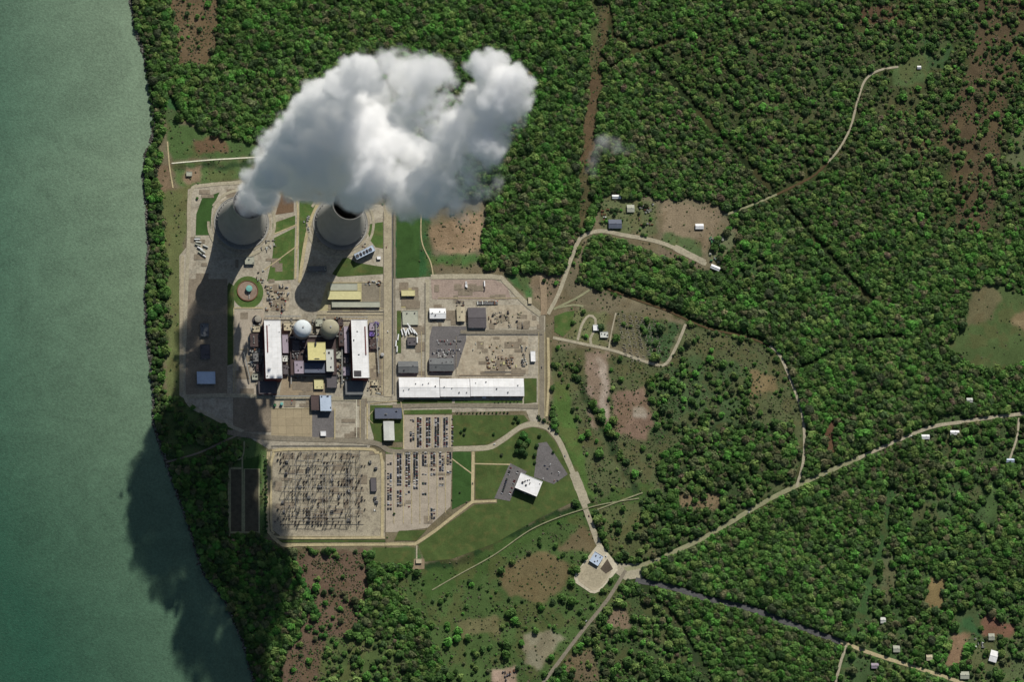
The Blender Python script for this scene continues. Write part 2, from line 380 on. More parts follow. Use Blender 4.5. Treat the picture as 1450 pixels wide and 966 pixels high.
NE_GAPS = GAPS[:5]
def landmaps(px, py):
    """colour, tree density, shrub density at photo positions"""
    wx = px + (fbm(px / 15, py / 15, seed=3, oct=4) - .5) * 15; wy = py + (fbm(px / 15, py / 15, seed=9, oct=4) - .5) * 15
    col = np.empty(px.shape + (3,)); col[:] = lin(48, 64, 34)
    tree = np.ones(px.shape); shrub = np.full(px.shape, .2)
    big = fbm(px / 60, py / 60, seed=31, oct=3)
    # the rather open, scrubby wood in the north-east
    sel = inpoly(wx, wy, [(900, 60), (1500, -60), (1500, 330), (1330, 330), (1290, 240), (1200, 240), (1110, 270), (1010, 170)])
    tree[sel] = .62; shrub[sel] = .8; col[sel] = lin(60, 70, 42)
    for line, wd in NE_GAPS:                       # the cuts keep a full wood on either side
        k = distline(px, py, line) < 16; tree[k] = 1.0
        k = distline(px, py, line) < wd * .7; col[k] = lin(40, 50, 30); shrub[k] = 0  # cut floor coloured darker for the shade of the trees beside it
    for poly, rgb, t, s in LAND:
        k = inpoly(wx, wy, poly)
        c_ = np.array(lin(*rgb)); col[k] = (c_ * .82 + c_.mean() * .18) * 1.2; tree[k] = t; shrub[k] = s
    return col, tree, shrub
def clearance(px, py):
    """distance in px beyond the edge of the nearest road or gap"""
    c = np.full(px.shape, 1e9)
    for kind, line, wd, m, ly in ROADS:
        c = np.minimum(c, distline(px, py, line) - wd / 2)
    for line, wd in GAPS:
        c = np.minimum(c, distline(px, py, line) - wd / 2)
    return c

STEP = 2.5
gx = np.arange(-300, 1760, STEP); gy = np.arange(-260, 1240, STEP)
GX, GY = np.meshgrid(gx, gy)
gcol, gtree, gshrub = landmaps(GX, GY)
def blur(a, n=1):
    for _ in range(n):
        p = np.pad(a, ((1, 1), (1, 1)) + ((0, 0),) * (a.ndim - 2), mode='edge')
        a = (p[:-2, 1:-1] + p[2:, 1:-1] + p[1:-1, :-2] + p[1:-1, 2:] + 2 * p[1:-1, 1:-1]) / 6
    return a
gcol = blur(gcol, 1)
n1 = fbm(GX / 30, GY / 30, seed=5, oct=4); n2 = fbm(GX / 5, GY / 5, seed=6, oct=3)
gcol = gcol * (0.7 + .45 * n1 + .2 * n2)[..., None]
mixb = np.clip((fbm(GX / 18, GY / 18, seed=17, oct=4) - .52) * 4, 0, .28)[..., None]
gcol = gcol * (1 - mixb) + np.array(lin(98, 84, 58)) * mixb
X, Y = Pn(GX, GY)
sd = GX - shore_x(GY) + (fbm(GX / 4, GY / 4, seed=8, oct=3) - .5) * 6
Z = -4.0 + 4.0 * np.clip((sd + 2.5) / 5, 0, 1)
inner = np.clip((sd - 6) / 40, 0, 1)
gclear = clearance(GX, GY)
Z = Z + np.where(gtree > .5, (n1 - .5) * 2.0 - .3, 0) * inner * np.clip((gclear - 3) / 6, 0, 1)
for line, depth, wd in (([(905, 702), (850, 716), (760, 748), (690, 790), (640, 815)], 1.3, 5), ([(240, 238), (366, 229)], 1.2, 3), ([(858, 408), (945, 438), (1000, 462), (1080, 480)], 1.2, 3)):
    dl = distline(GX, GY, line); Z -= depth * np.exp(-(dl / wd) ** 2)
# flat where anything is built on it
bank = np.clip(1 - np.abs(sd) / 5, 0, 1)[..., None]
gcol = gcol * (1 - bank * .6) + np.array(lin(66, 62, 48)) * bank * .6
ny, nx = GX.shape
idx = np.arange(nx * ny).reshape(ny, nx)
F = np.stack([idx[:-1, :-1], idx[1:, :-1], idx[1:, 1:], idx[:-1, 1:]], -1).reshape(-1, 4)
def npmesh(name, V, F, mats, col=None, smooth=False, mi=None):
    k = F.shape[1]
    me = bpy.data.meshes.new(name); me.vertices.add(len(V)); me.vertices.foreach_set('co', V.astype(np.float32).ravel())
    me.loops.add(F.size); me.loops.foreach_set('vertex_index', F.astype(np.int32).ravel())
    me.polygons.add(len(F)); me.polygons.foreach_set('loop_start', np.arange(0, F.size, k, dtype=np.int32))
    for m in mats: me.materials.append(m)
    me.polygons.foreach_set('use_smooth', np.full(len(F), smooth))
    if mi is not None: me.polygons.foreach_set('material_index', mi.astype(np.int32))
    me.update(calc_edges=True)
    if col is not None:
        ca = me.color_attributes.new('Col', 'FLOAT_COLOR', 'POINT')
        ca.data.foreach_set('color', np.concatenate([col, np.ones((len(col), 1))], 1).astype(np.float32).ravel())
    return me
m_ground = mat('ground', None, attr='Col', var=.3, scale=.35, var2=.18, scale2=.03, rough=.95, bump=.6, spec=.05)
V = np.stack([X, Y, Z], -1).reshape(-1, 3)
g = bpy.data.objects.new('ground', npmesh('ground', V, F, [m_ground], gcol.reshape(-1, 3), True)); C.objects.link(g)
tag(g, 'grass, scrub and bare earth around the power station', kind='structure')

def sheet(name, poly, m, z, label=None, kind='structure'):
    b = MB(); pts = [P(x, y, z) for x, y in poly]
    b.add(pts, [tuple(range(len(pts)))[::-1]], m)
    o = b.obj(name)
    if o.data.polygons[0].normal.z < 0: o.data.flip_normals()
    tag(o, label, kind=kind); return o
# far ground and far water to the horizon
b = MB(); q = P(725, 483, -7); R = 40000
m_far = mat('far_land', lin(48, 62, 34), var=.3, scale=.03, var2=.3, scale2=.003)
b.add([(-850, -R, -7), (R, -R, -7), (R, R, -7), (-850, R, -7)], [(0, 1, 2, 3)], m_far); tag(b.obj('far_ground'), 'wooded country beyond the picture', kind='structure')

# river
m = bpy.data.materials.new('river_water'); m.use_nodes = True; t = m.node_tree; N = t.nodes; L = t.links
pb = N['Principled BSDF']; geo = N.new('ShaderNodeNewGeometry'); at = N.new('ShaderNodeAttribute'); at.attribute_name = 'Col'
def _n(s, det, dist=0):
    n = N.new('ShaderNodeTexNoise'); n.inputs['Scale'].default_value = s; n.inputs['Detail'].default_value = det; n.inputs['Distortion'].default_value = dist
    L.new(geo.outputs['Position'], n.inputs['Vector']); return n.outputs[0]
def _m(op, a, b_):
    n = N.new('ShaderNodeMath'); n.operation = op
    for i, v in enumerate((a, b_)):
        if isinstance(v, (int, float)): n.inputs[i].default_value = v
        else: L.new(v, n.inputs[i])
    return n.outputs[0]
f = _m('ADD', _m('MULTIPLY', _m('SUBTRACT', _n(.22, 3), .5), .95), _m('MULTIPLY', _m('SUBTRACT', _n(.007, 6, 2.5), .5), .55))
vm = N.new('ShaderNodeVectorMath'); vm.operation = 'SCALE'; L.new(at.outputs['Color'], vm.inputs[0]); L.new(_m('ADD', f, 1.0), vm.inputs['Scale'])
L.new(vm.outputs[0], pb.inputs['Base Color']); pb.inputs['Roughness'].default_value = .28; pb.inputs['IOR'].default_value = 1.33
bp = N.new('ShaderNodeBump'); bp.inputs['Distance'].default_value = .5; L.new(_n(.35, 3), bp.inputs['Height']); L.new(bp.outputs[0], pb.inputs['Normal'])
m_water = m
wx_ = np.concatenate([[-20000, -3000], np.arange(-300, 450, 12)]); wy_ = np.concatenate([[-20000, -3000], np.arange(-260, 1240, 12), [4000, 22000]])
WX, WY = np.meshgrid(wx_, wy_)
sx = shore_x(np.clip(WY, -300, 1250)); t1 = np.clip((sx - WX) / 220, 0, 1.3)
vv = np.clip(WY / 966, -.2, 1.2)
near = np.array(lin(114, 134, 110)); far_ = np.array(lin(72, 104, 84)); low = np.array(lin(84, 110, 87)); lowfar = np.array(lin(54, 87, 68))
top = near * (1 - t1[..., None]) + far_ * t1[..., None]; bot = low * (1 - t1[..., None]) + lowfar * t1[..., None]
kk = np.clip((vv - .25) / .55, 0, 1)[..., None]
wc = (top * (1 - kk) + bot * kk) * .95
XX, YY = Pn(WX, WY)
ny, nx = WX.shape; idx = np.arange(nx * ny).reshape(ny, nx)
Fw = np.stack([idx[:-1, :-1], idx[1:, :-1], idx[1:, 1:], idx[:-1, 1:]], -1).reshape(-1, 4)
o = bpy.data.objects.new('river', npmesh('river', np.stack([XX, YY, np.full(XX.shape, -1.6)], -1).reshape(-1, 3), Fw, [m_water], wc.reshape(-1, 3))); C.objects.link(o)
tag(o, 'broad green water along the wooded bank', kind='structure')

# ---------------------------------------------------------------- roads, yards, lawns
RC = {'white_worn': (186, 178, 156), 'asph_dark': (84, 76, 66), 'pale': (158, 151, 130), 'olive': (136, 136, 106), 'grey': (126, 119, 104), 'dark': (84, 84, 84), 'sand': (170, 158, 124), 'concrete': (158, 149, 126), 'white': (215, 212, 190), 'soil': (84, 70, 50), 'soil_light': (140, 124, 102)}
RM = {k: mat('paving_' + k, lin(*v), var=.22, scale=.3, var2=.16, scale2=.05, rough=.95, spec=.1) for k, v in RC.items()}
def ribbon(name, line, wd, m, z, sharp=False):
    # smooth by Catmull-Rom, then a ragged-edged strip with rounded ends
    pts = []
    L_ = [line[0]] + line + [line[-1]]
    for i in range(1, len(L_) - 2):
        p0, p1, p2, p3 = [np.array(q, float) for q in L_[i - 1:i + 3]]
        n = max(2, int(np.hypot(*(p2 - p1)) / 5))
        if sharp: p0, p3 = 2 * p1 - p2, 2 * p2 - p1
        if len(line) == 2: n = max(2, n)
        for k in range(n):
            t = k / n
            pts.append(.5 * (2 * p1 + (p2 - p0) * t + (2 * p0 - 5 * p1 + 4 * p2 - p3) * t * t + (3 * p1 - p0 - 3 * p2 + p3) * t ** 3))
    pts.append(np.array(line[-1], float)); V = []; Fs = []
    for i, p in enumerate(pts):
        a = pts[max(i - 1, 0)]; b_ = pts[min(i + 1, len(pts) - 1)]; t = (b_ - a) / (np.hypot(*(b_ - a)) + 1e-9); nn = np.array([-t[1], t[0]])
        wl = wd / 2 * (1 + .08 * random.uniform(-1, 1)); wr = wd / 2 * (1 + .08 * random.uniform(-1, 1))
        A = p + nn * wl; B = p - nn * wr; V += [P(*A, z), P(*B, z)]
        if i: k = 2 * i; Fs.append((k - 2, k - 1, k + 1, k))
    b = MB(); b.add(V, Fs, m); o = b.obj(name)
    if o.data.polygons[0].normal.z < 0: o.data.flip_normals()
    return tag(o, kind='structure')
m_yard = mat('yard', lin(158, 151, 134), var=.25, scale=.22, var2=.22, scale2=.03, warm=lin(128, 118, 102))
m_yard2 = mat('yard_gravel', lin(152, 144, 124), var=.28, scale=.35, var2=.2, scale2=.04, warm=lin(112, 104, 92))
m_pad = mat('yard_concrete', lin(156, 143, 116), var=.12, scale=.3, var2=.1, scale2=.05, grid=18)
m_lot = mat('lot_asphalt', lin(160, 150, 134), var=.15, scale=.3, var2=.14, scale2=.04, warm=lin(146, 136, 120))
m_dlot = mat('dark_asphalt', lin(102, 99, 98), var=.2, scale=.3, var2=.15, scale2=.05)
m_lawn = mat('lawn', lin(72, 88, 48), var=.16, scale=.3, var2=.26, scale2=.025, spec=.05, warm=lin(94, 94, 56))
m_lawn2 = mat('lawn_dark', lin(56, 82, 42), var=.14, scale=.3, var2=.26, scale2=.03, spec=.05)
m_lawn3 = mat('lawn_bright', lin(74, 96, 50), var=.16, scale=.3, var2=.24, scale2=.03, spec=.05, warm=lin(104, 104, 66))
m_earth = mat('bare_earth', lin(160, 150, 130), var=.2, scale=.2, var2=.2, scale2=.04, warm=lin(140, 126, 106))
LY = [0, .18, .36, .54, .72, .9, 1.08, 1.26, 1.44]
def circ(cx, cy, r, n=28, ry=None): return [(cx + r * math.cos(2 * math.pi * i / n), cy + (ry or r) * math.sin(2 * math.pi * i / n)) for i in range(n)]
YARDS = [
 ('yard', [(266, 268), (300, 260), (348, 254), (395, 276), (420, 280), (452, 284), (544, 290), (556, 290), (556, 395), (606, 392), (660, 390), (716, 395), (745, 425), (772, 446), (772, 600), (752, 600), (745, 582), (640, 584), (546, 588), (520, 640), (380, 636), (345, 615), (300, 592), (254, 560), (254, 362), (264, 350)], m_yard, 1),
 ('gravel_yard', [(383, 640), (393, 634), (520, 634), (540, 645), (545, 655), (545, 762), (400, 762), (383, 748)], m_yard2, 2),
 ('parking_lot', [(571, 588), (640, 588), (640, 640), (638, 718), (605, 748), (560, 754), (546, 754), (546, 640), (571, 638)], m_lot, 2),
 ('concrete_pad', [(384, 579), (442, 579), (442, 621), (384, 621)], m_pad, 2),
 ('asphalt_pad', [(442, 582), (474, 582), (474, 622), (442, 622)], m_dlot, 2),
 ('asphalt_pad', [(612, 462), (660, 462), (660, 507), (642, 526), (608, 526), (608, 480)], m_dlot, 2),
 ('gravel_yard', [(610, 396), (700, 396), (718, 405), (724, 424), (612, 424)], mat('gravel_pink', lin(150, 134, 122), var=.2, scale=.3, var2=.16, scale2=.05), 2),
 ('bare_yard', [(662, 476), (748, 476), (748, 530), (644, 533)], m_earth, 2),
 ('bare_yard', [(690, 432), (740, 432), (768, 462), (690, 466)], m_earth, 2),
 ('asphalt_pad', [(700, 706), (722, 656), (746, 668), (729, 694), (722, 710)], m_dlot, 3),
 ('asphalt_pad', [(762, 628), (774, 626), (790, 650), (804, 672), (784, 686), (756, 676)], m_dlot, 3),
 ('gatehouse_kerb', [(846, 772), (852, 772), (874, 800), (875, 808), (849, 838), (842, 841), (836, 840), (815, 826), (813, 819), (815, 812), (838, 782)], RM['white_worn'], 3),
 ('concrete_pad', [(834, 792), (866, 810), (855, 828), (845, 836), (838, 837), (820, 824), (817, 815), (819, 808)], mat('pad_worn', lin(166, 156, 132), var=.15, scale=.3, var2=.12, scale2=.05), 4),
 ('concrete_pad', [(878, 798), (905, 798), (912, 818), (885, 822), (872, 812)], RM['pale'], 2),
 ('concrete_pad', [(838, 796), (862, 812), (852, 826), (843, 832), (838, 832), (824, 821), (822, 815)], RM['concrete'], 5),
 ('planting_bed', [(860, 792), (868, 806), (858, 813), (850, 806)], RM['asph_dark'], 6),
 ('gravel_pad', [(581, 792), (601, 792), (601, 806), (581, 808)], RM['soil_light'], 2),
 ('bare_yard', [(568, 408), (590, 408), (590, 436), (568, 436)], mat('paved_tan', lin(160, 150, 110), var=.12, scale=.2, var2=.12, scale2=.06), 2),
 ('asphalt_pad', [(575, 418), (593, 418), (593, 438), (575, 438)], RM['grey'], 3),
 ('asphalt_pad', [(330, 440), (374, 440), (366, 560), (332, 560)], m_lot, 2),
 ('bare_yard', [(372, 402), (412, 402), (408, 440), (372, 440)], m_earth, 2),
 ('asphalt_pad', [(512, 402), (543, 402), (543, 436), (512, 436)], RM['grey'], 2),
 ('concrete_pad', [(463, 400), (512, 400), (512, 440), (452, 440)], mat('pad_yellowish', lin(168, 160, 122), var=.1, scale=.2, var2=.1, scale2=.05), 2),
 ('concrete_pad', [(450, 440), (545, 440), (545, 452), (448, 452)], RM['concrete'], 2),
 ('concrete_pad', [(400, 533), (458, 533), (462, 560), (396, 560)], mat('pad_brown', lin(142, 128, 106), var=.15, scale=.3, var2=.15, scale2=.05), 2),
 ('concrete_pad', [(520, 455), (543, 455), (543, 560), (524, 560)], RM['concrete'], 2),
]
LAWNS = [
 ([(641, 588), (742, 588), (748, 596), (735, 602), (712, 618), (690, 630), (641, 632)], m_lawn, 2),
 ([(641, 640), (667, 640), (668, 708), (640, 722)], m_lawn2, 2),
 ([(673, 640), (692, 638), (714, 627), (737, 610), (755, 605), (773, 610), (787, 626), (800, 652), (812, 680), (822, 706), (760, 736), (700, 770), (640, 792), (602, 796), (594, 776), (592, 772), (672, 715), (704, 713), (704, 707), (673, 707)], m_lawn, 1),
 ([(286, 281), (311, 272), (300, 296), (297, 333), (277, 333), (278, 303)], m_lawn2, 2),
 ([(386, 316), (418, 305), (418, 320), (386, 332)], m_lawn3, 2), ([(388, 337), (418, 322), (416, 396), (378, 398), (386, 362)], m_lawn3, 2),
 ([(424, 284), (450, 284), (436, 318), (430, 350), (423, 390)], m_lawn3, 2),
 ([(518, 318), (543, 314), (543, 352), (532, 350), (524, 340)], m_lawn3, 2),
 ([(488, 362), (505, 372), (543, 378), (543, 388), (480, 392), (470, 388)], m_lawn, 2),
 ([(562, 303), (594, 303), (594, 392), (562, 394)], m_lawn2, 2),
 ([(524, 574), (571, 574), (571, 626), (531, 626), (524, 600)], m_lawn, 2),
 ([(742, 536), (760, 536), (760, 570), (742, 572)], m_lawn, 2),
 (circ(351, 414, 22, ry=23), m_lawn3, 2),
 ([(324, 400), (332, 405), (330, 515), (316, 520), (312, 430)], m_lawn, 2),
 ([(785, 448), (800, 442), (814, 440), (808, 466), (797, 477), (785, 470)], m_lawn3, 2),
 ([(398, 276), (416, 284), (416, 300), (390, 304)], mat('soil_red', lin(104, 84, 64), var=.2, scale=.3), 2),
 ([(562, 566), (640, 566), (640, 571), (562, 572)], m_lawn, 2),
 ([(644, 567), (740, 567), (740, 571), (644, 571)], m_lawn3, 2),
 ([(572, 581), (640, 580), (640, 586), (572, 587)], m_lawn3, 2),
 ([(388, 765), (546, 765), (546, 768), (390, 769)], m_lawn, 3),
 ([(565, 752), (604, 751), (590, 766), (558, 766)], m_lawn, 3),
 ([(528, 776), (586, 776), (586, 800), (530, 798)], m_lawn, 2),
 ([(546, 634), (570, 634), (562, 643), (546, 643)], m_lawn3, 3),
 ([(562, 440), (568, 440), (568, 500), (562, 500)], m_lawn, 3),
 ([(344, 652), (370, 645), (370, 664), (344, 664)], m_lawn2, 2),
]
for qi, (nm, poly, m, ly) in enumerate(YARDS): sheet(nm, poly, m, LY[ly] + qi * .0025)
for qi, (poly, m, ly) in enumerate(LAWNS): sheet('lawn', poly, m, LY[ly] + .09 + qi * .002)
# the two settling basins
for x0, x1 in ((327, 342), (347, 366)):
    sheet('basin_bank', [(x0 - 2, 662), (x1 + 2, 662), (x1 + 2, 756), (x0 - 2, 756)], RM['olive'], LY[2]); sheet('basin_bed', [(x0, 665), (x1, 665), (x1, 753), (x0, 753)], mat('mud', lin(76, 72, 58), var=.3, scale=.1), LY[3])
for ci, (nm, line, wd, m, ly) in enumerate(ROADS):
    ribbon(nm, line, wd, RM[m], LY[2] + .06 + ci * .012, len(line) == 2)
# tower ring roads
for cx, cy in ((342, 316), (482, 317)):
    ring = [(cx + 47 * math.cos(a), cy + 47 * math.sin(a)) for a in np.linspace(-2.6, 3.2, 40)]
    ribbon('road', ring, 3.6, RM['pale'], LY[7])
    sheet('tower_apron', circ(cx, cy, 42), m_yard2, LY[5])
ring = [(462 + 0, 0)]
ribbon('road', [(384, 655), (384, 740), (388, 755), (400, 762), (545, 762)], 3, RM['sand'], LY[7] + .05)
ribbon('road', [(384, 655), (388, 642), (398, 637), (515, 636), (532, 641), (541, 654), (541, 762)], 4, RM['sand'], LY[7] + .1)

# patches of newer, older and stained paving, a dark sheet deepening a shadow, and the thin kerbs, pipe trenches and lane lines between them
PT = [mat('paving_or_shade_patch', lin(*c), var=.2, scale=.3, var2=.18, scale2=.06, rough=.95) for c in ((126, 116, 100), (168, 158, 130), (140, 132, 118), (112, 106, 98), (158, 138, 116))]
random.seed(21)
pi = 0
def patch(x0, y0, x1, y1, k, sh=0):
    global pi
    sheet('paving_or_shade_patch', [(x0, y0), (x1, y0 + sh), (x1 + sh, y1), (x0 + sh, y1)], PT[k], LY[4] + .02 + pi * .0012); pi += 1
patch(263, 395, 322, 560, 3); patch(330, 562, 384, 612, 3); patch(344, 575, 366, 606, 0)  # first sheet darkens the paving to deepen the tower and plume shadow
for x0, y0, x1, y1, n in ((332, 442, 372, 558, 12), (375, 402, 410, 440, 7), (400, 533, 460, 560, 8), (463, 424, 545, 440, 8), (524, 455, 545, 560, 12), (562, 396, 604, 532, 14), (612, 425, 662, 462, 9), (664, 476, 746, 530, 16), (690, 432, 765, 466, 8),
                          (384, 636, 540, 650, 6), (388, 655, 520, 750, 22), (380, 562, 520, 578, 8), (475, 580, 514, 622, 5), (270, 264, 345, 280, 4), (266, 335, 300, 395, 5), (300, 360, 400, 400, 6), (546, 640, 638, 745, 8), (612, 396, 716, 424, 9), (412, 440, 500, 472, 8), (476, 470, 498, 560, 8)):
    for _ in range(n):
        a, b_ = random.uniform(x0, x1 - 4), random.uniform(y0, y1 - 4); patch(a, b_, min(x1, a + random.uniform(4, 22)), min(y1, b_ + random.uniform(3, 14)), random.choice((0, 0, 1, 1, 2, 3, 4)))
LINES = [(543.2, 300, 543.2, 558, 1, 'grey'), (556.2, 300, 556.2, 558, 1.3, 'dark'), (465, 400, 543, 400, .8, 'sand'), (463, 441.5, 544, 441.5, .9, 'dark'), (463, 437, 544, 437, .8, 'sand'), (448, 446, 544, 446, .8, 'grey'), (538, 400, 538, 441, .8, 'sand'),
         (334, 500, 334, 556, .8, 'sand'), (331, 436, 331, 556, 1.2, 'sand'), (331, 436, 372, 436, 1.6, 'sand'), (340, 495, 372, 495, .7, 'sand'), (537, 458, 537, 556, .8, 'grey'), (541, 458, 541, 560, 1.0, 'sand'), (384, 561, 440, 561, .8, 'dark'), (384, 578.5, 442, 578.5, .9, 'sand'),
         (474, 578, 474, 622, 1.6, 'sand'), (510, 566, 510, 622, 1, 'sand'), (505, 566, 505, 620, .7, 'white'), (524, 572, 571, 567, 1.2, 'sand'), (520, 592, 528, 582, .8, 'sand'), (520, 592, 528, 600, .8, 'sand'), (571.5, 588, 571.5, 636, 1.6, 'sand'), (567, 566, 571, 588, 1.2, 'sand'),
         (608, 534, 640, 534, .8, 'grey'), (650, 531.5, 742, 531.5, .9, 'rustline'), (686, 527, 724, 527, 1.1, 'dark'), (646, 476, 646, 530, .8, 'grey'), (602, 400, 602, 558, .9, 'dark'), (597, 470, 597, 556, .7, 'sand'), (650, 474, 768, 474, .8, 'dark'), (620, 422, 735, 422, .8, 'sand'),
         (383, 760, 545, 760, .8, 'sand'), (397, 743, 515, 743, .6, 'dark'), (400, 636, 520, 636, 1.6, 'sand'), (763, 470, 763, 600, .8, 'sand'), (771.5, 470, 771.5, 600, .8, 'sand'), (384, 632, 520, 632, .8, 'dark')]
RM['rustline'] = RM['soil_light']
for x0, y0, x1, y1, wd, c in LINES: ribbon('kerb_strip', [(x0, y0), (x1, y1)], wd, RM[c], LY[6] + .01 * (hash((x0, y0)) % 13), True)
for x in (557.8, 571.2, 583, 594.6, 607, 619, 630.8): ribbon('lane_marking', [(x, 641), (x, 742 - max(0, (x - 600)) * .5)], .9, RM['sand'], LY[6], True)
for x in (588, 600, 612.5, 624.8, 637.2): ribbon('lane_marking', [(x, 590), (x, 634)], .8, RM['sand'], LY[6], True)

# ---------------------------------------------------------------- cooling towers
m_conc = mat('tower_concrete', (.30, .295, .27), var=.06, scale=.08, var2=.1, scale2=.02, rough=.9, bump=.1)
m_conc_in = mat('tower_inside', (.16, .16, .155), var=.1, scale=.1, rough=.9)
m_fill = mat('tower_fill', (.07, .065, .06), var=.2, scale=.3)
def cooling_tower(px, py, label):
    H = 157.0; n = 96
    root = empty('cooling_tower', P(px, py, 0)); tag(root, label, 'cooling tower', 'hyperbolic cooling towers')
    def rad(z):
        zt = 128.0; a = 33.5
        b_ = (zt - 11) / math.sqrt((55.0 / a) ** 2 - 1) if z < zt else 70.0
        return a * math.sqrt(1 + ((z - zt) / b_) ** 2)
    zs = np.linspace(11, H, 30)
    prof = [(rad(z), z) for z in zs]; inner = [(rad(z) - 1.0, z) for z in zs[::-1]]
    b = MB(); b.lathe((0, 0, 0), prof + [(prof[-1][0] - 1.0, H)], m_conc, n, False); b.obj('shell', root, smooth=True)
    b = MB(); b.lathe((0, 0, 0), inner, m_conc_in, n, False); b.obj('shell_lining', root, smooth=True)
    b = MB(); r0 = rad(H); b.lathe((0, 0, 0), [(r0, H - 2.2), (r0 + 1.1, H - 2.0), (r0 + 1.1, H), (r0 - 1.2, H), (r0 - 1.2, H - 2)], m_conc, n, False); b.obj('rim', root)
    b = MB()
    for i in range(44):
        a0 = 2 * math.pi * i / 44; a1 = 2 * math.pi * (i + 1) / 44; am = (a0 + a1) / 2
        for a in (a0, a1): b.bar((60 * math.cos(a), 60 * math.sin(a), 0), (54.6 * math.cos(am), 54.6 * math.sin(am), 11.5), .6, m_conc)
    b.obj('support_columns', root)['kind'] = 'stuff'
    b = MB(); b.lathe((0, 0, 0), [(63, 0), (63, 2.5), (62, 2.5), (61.6, 1.2), (0.1, 1.2)], m_conc, n, False); b.obj('basin', root)
    b = MB(); b.lathe((0, 0, 0), [(53.5, 9), (53, 13), (.1, 13)], m_fill, n, False); b.obj('fill_deck', root)
    b = MB()
    for i in range(10):
        a = 2 * math.pi * i / 10; z0 = 0
        pts = [((rad(z) + .5) * math.cos(a), (rad(z) + .5) * math.sin(a), z) for z in np.linspace(11, H, 12)] if i == 3 else []
        for p, q in zip(pts, pts[1:]): b.bar(p, q, .5, m_conc)
    b.obj('ladder', root)
cooling_tower(342, 315.5, 'hyperbolic concrete cooling tower nearest the water, dense white steam pouring from its top')
cooling_tower(482, 316.5, 'hyperbolic concrete cooling tower farther from the water, its dark open mouth partly showing')

# ---------------------------------------------------------------- buildings
WHITE = mat('white_roof', (.78, .78, .77), var=.05, scale=.2, var2=.09, scale2=.05, rough=.6, grid=12, gridc=.86)
BR = {'white': WHITE, 'white2': mat('white_membrane', (.72, .73, .72), var=.06, scale=.2, rough=.6),
      'grey': mat('grey_roof', lin(104, 106, 106), var=.1, scale=.25, var2=.1, scale2=.06, rough=.7),
      'dgrey': mat('dark_grey_roof', lin(88, 84, 86), var=.1, scale=.25, var2=.08, scale2=.06, rough=.7),
      'blue': mat('slate_blue_roof', lin(86, 92, 106), var=.08, scale=.25, rough=.6),
      'lblue': mat('pale_blue_metal', lin(176, 190, 206), var=.08, scale=.25, rough=.5),
      'tan': mat('tan_roof', lin(178, 168, 142), var=.1, scale=.25, var2=.08, rough=.8),
      'yellow': mat('pale_yellow_roof', lin(206, 198, 138), var=.08, scale=.2, var2=.08, scale2=.05, rough=.8),
      'pale': mat('pale_grey_roof', lin(190, 192, 184), var=.08, scale=.25, rough=.7),
      'gpale': mat('greenish_pale_roof', lin(160, 162, 146), var=.08, scale=.25, rough=.7),
      'brown': mat('brown_roof', lin(78, 66, 64), var=.12, scale=.25, rough=.8),
      'cream': mat('cream_roof', lin(196, 190, 142), var=.08, scale=.2, var2=.08, scale2=.05, rough=.8),
      'lav': mat('lavender_grey_roof', lin(150, 140, 150), var=.1, scale=.25, rough=.7),
      'red': mat('red_brown_cladding', lin(110, 58, 56), var=.1, scale=.25, rough=.7),
      'mach': mat('machine_grey', (.16, .16, .155), var=.25, scale=.3, rough=.6),
      'dark': mat('dark_metal', (.05, .045, .05), var=.3, scale=.3, rough=.6),
      'redp': mat('red_paint', lin(176, 62, 52), var=.1, scale=.3), 'teal': mat('teal_paint', lin(110, 165, 155), var=.1, scale=.3),
      'green': mat('green_paint', lin(60, 110, 74), var=.1, scale=.3), 'purple': mat('violet_metal', lin(112, 92, 160), var=.15, scale=.2),
      'glass': mat('window_glass', (.03, .035, .045), rough=.1, var=.05, spec=.6), 'wtan': mat('tan_wall', lin(160, 148, 126), var=.1), 'wgrey': mat('grey_wall', lin(120, 120, 118), var=.1),
      'rust': mat('rusty_metal', lin(116, 82, 62), var=.2, scale=.3), 'steel': mat('galvanised_steel', (.33, .33, .32), var=.1, rough=.5), 'dirt': mat('dirt_pile', lin(150, 122, 92), var=.3, scale=.3),
      'concb': mat('concrete_block', lin(150, 145, 132), var=.15, scale=.3), 'dome_w': mat('dome_white', (.62, .67, .68), var=.05, scale=.15, var2=.1, scale2=.05, rough=.7), 'dome_t': mat('dome_tan', (.33, .31, .22), var=.06, scale=.15, var2=.08, scale2=.04, rough=.9)}
def frame_of(quad, h):
    """roof corners in the photograph (TL, TR, BR, BL) at height h -> centre, length, depth, angle on the ground"""
    q = [P(x, y, h) for x, y in quad]
    c = sum(q, Vector()) / 4; ax = ((q[1] - q[0]) + (q[2] - q[3])) / 2; ay = ((q[0] - q[3]) + (q[1] - q[2])) / 2
    return Vector((c.x, c.y, 0)), ax.length, ay.length, math.atan2(ax.y, ax.x)
def rect(x0, y0, x1, y1): return [(x0, y0), (x1, y0), (x1, y1), (x0, y1)]
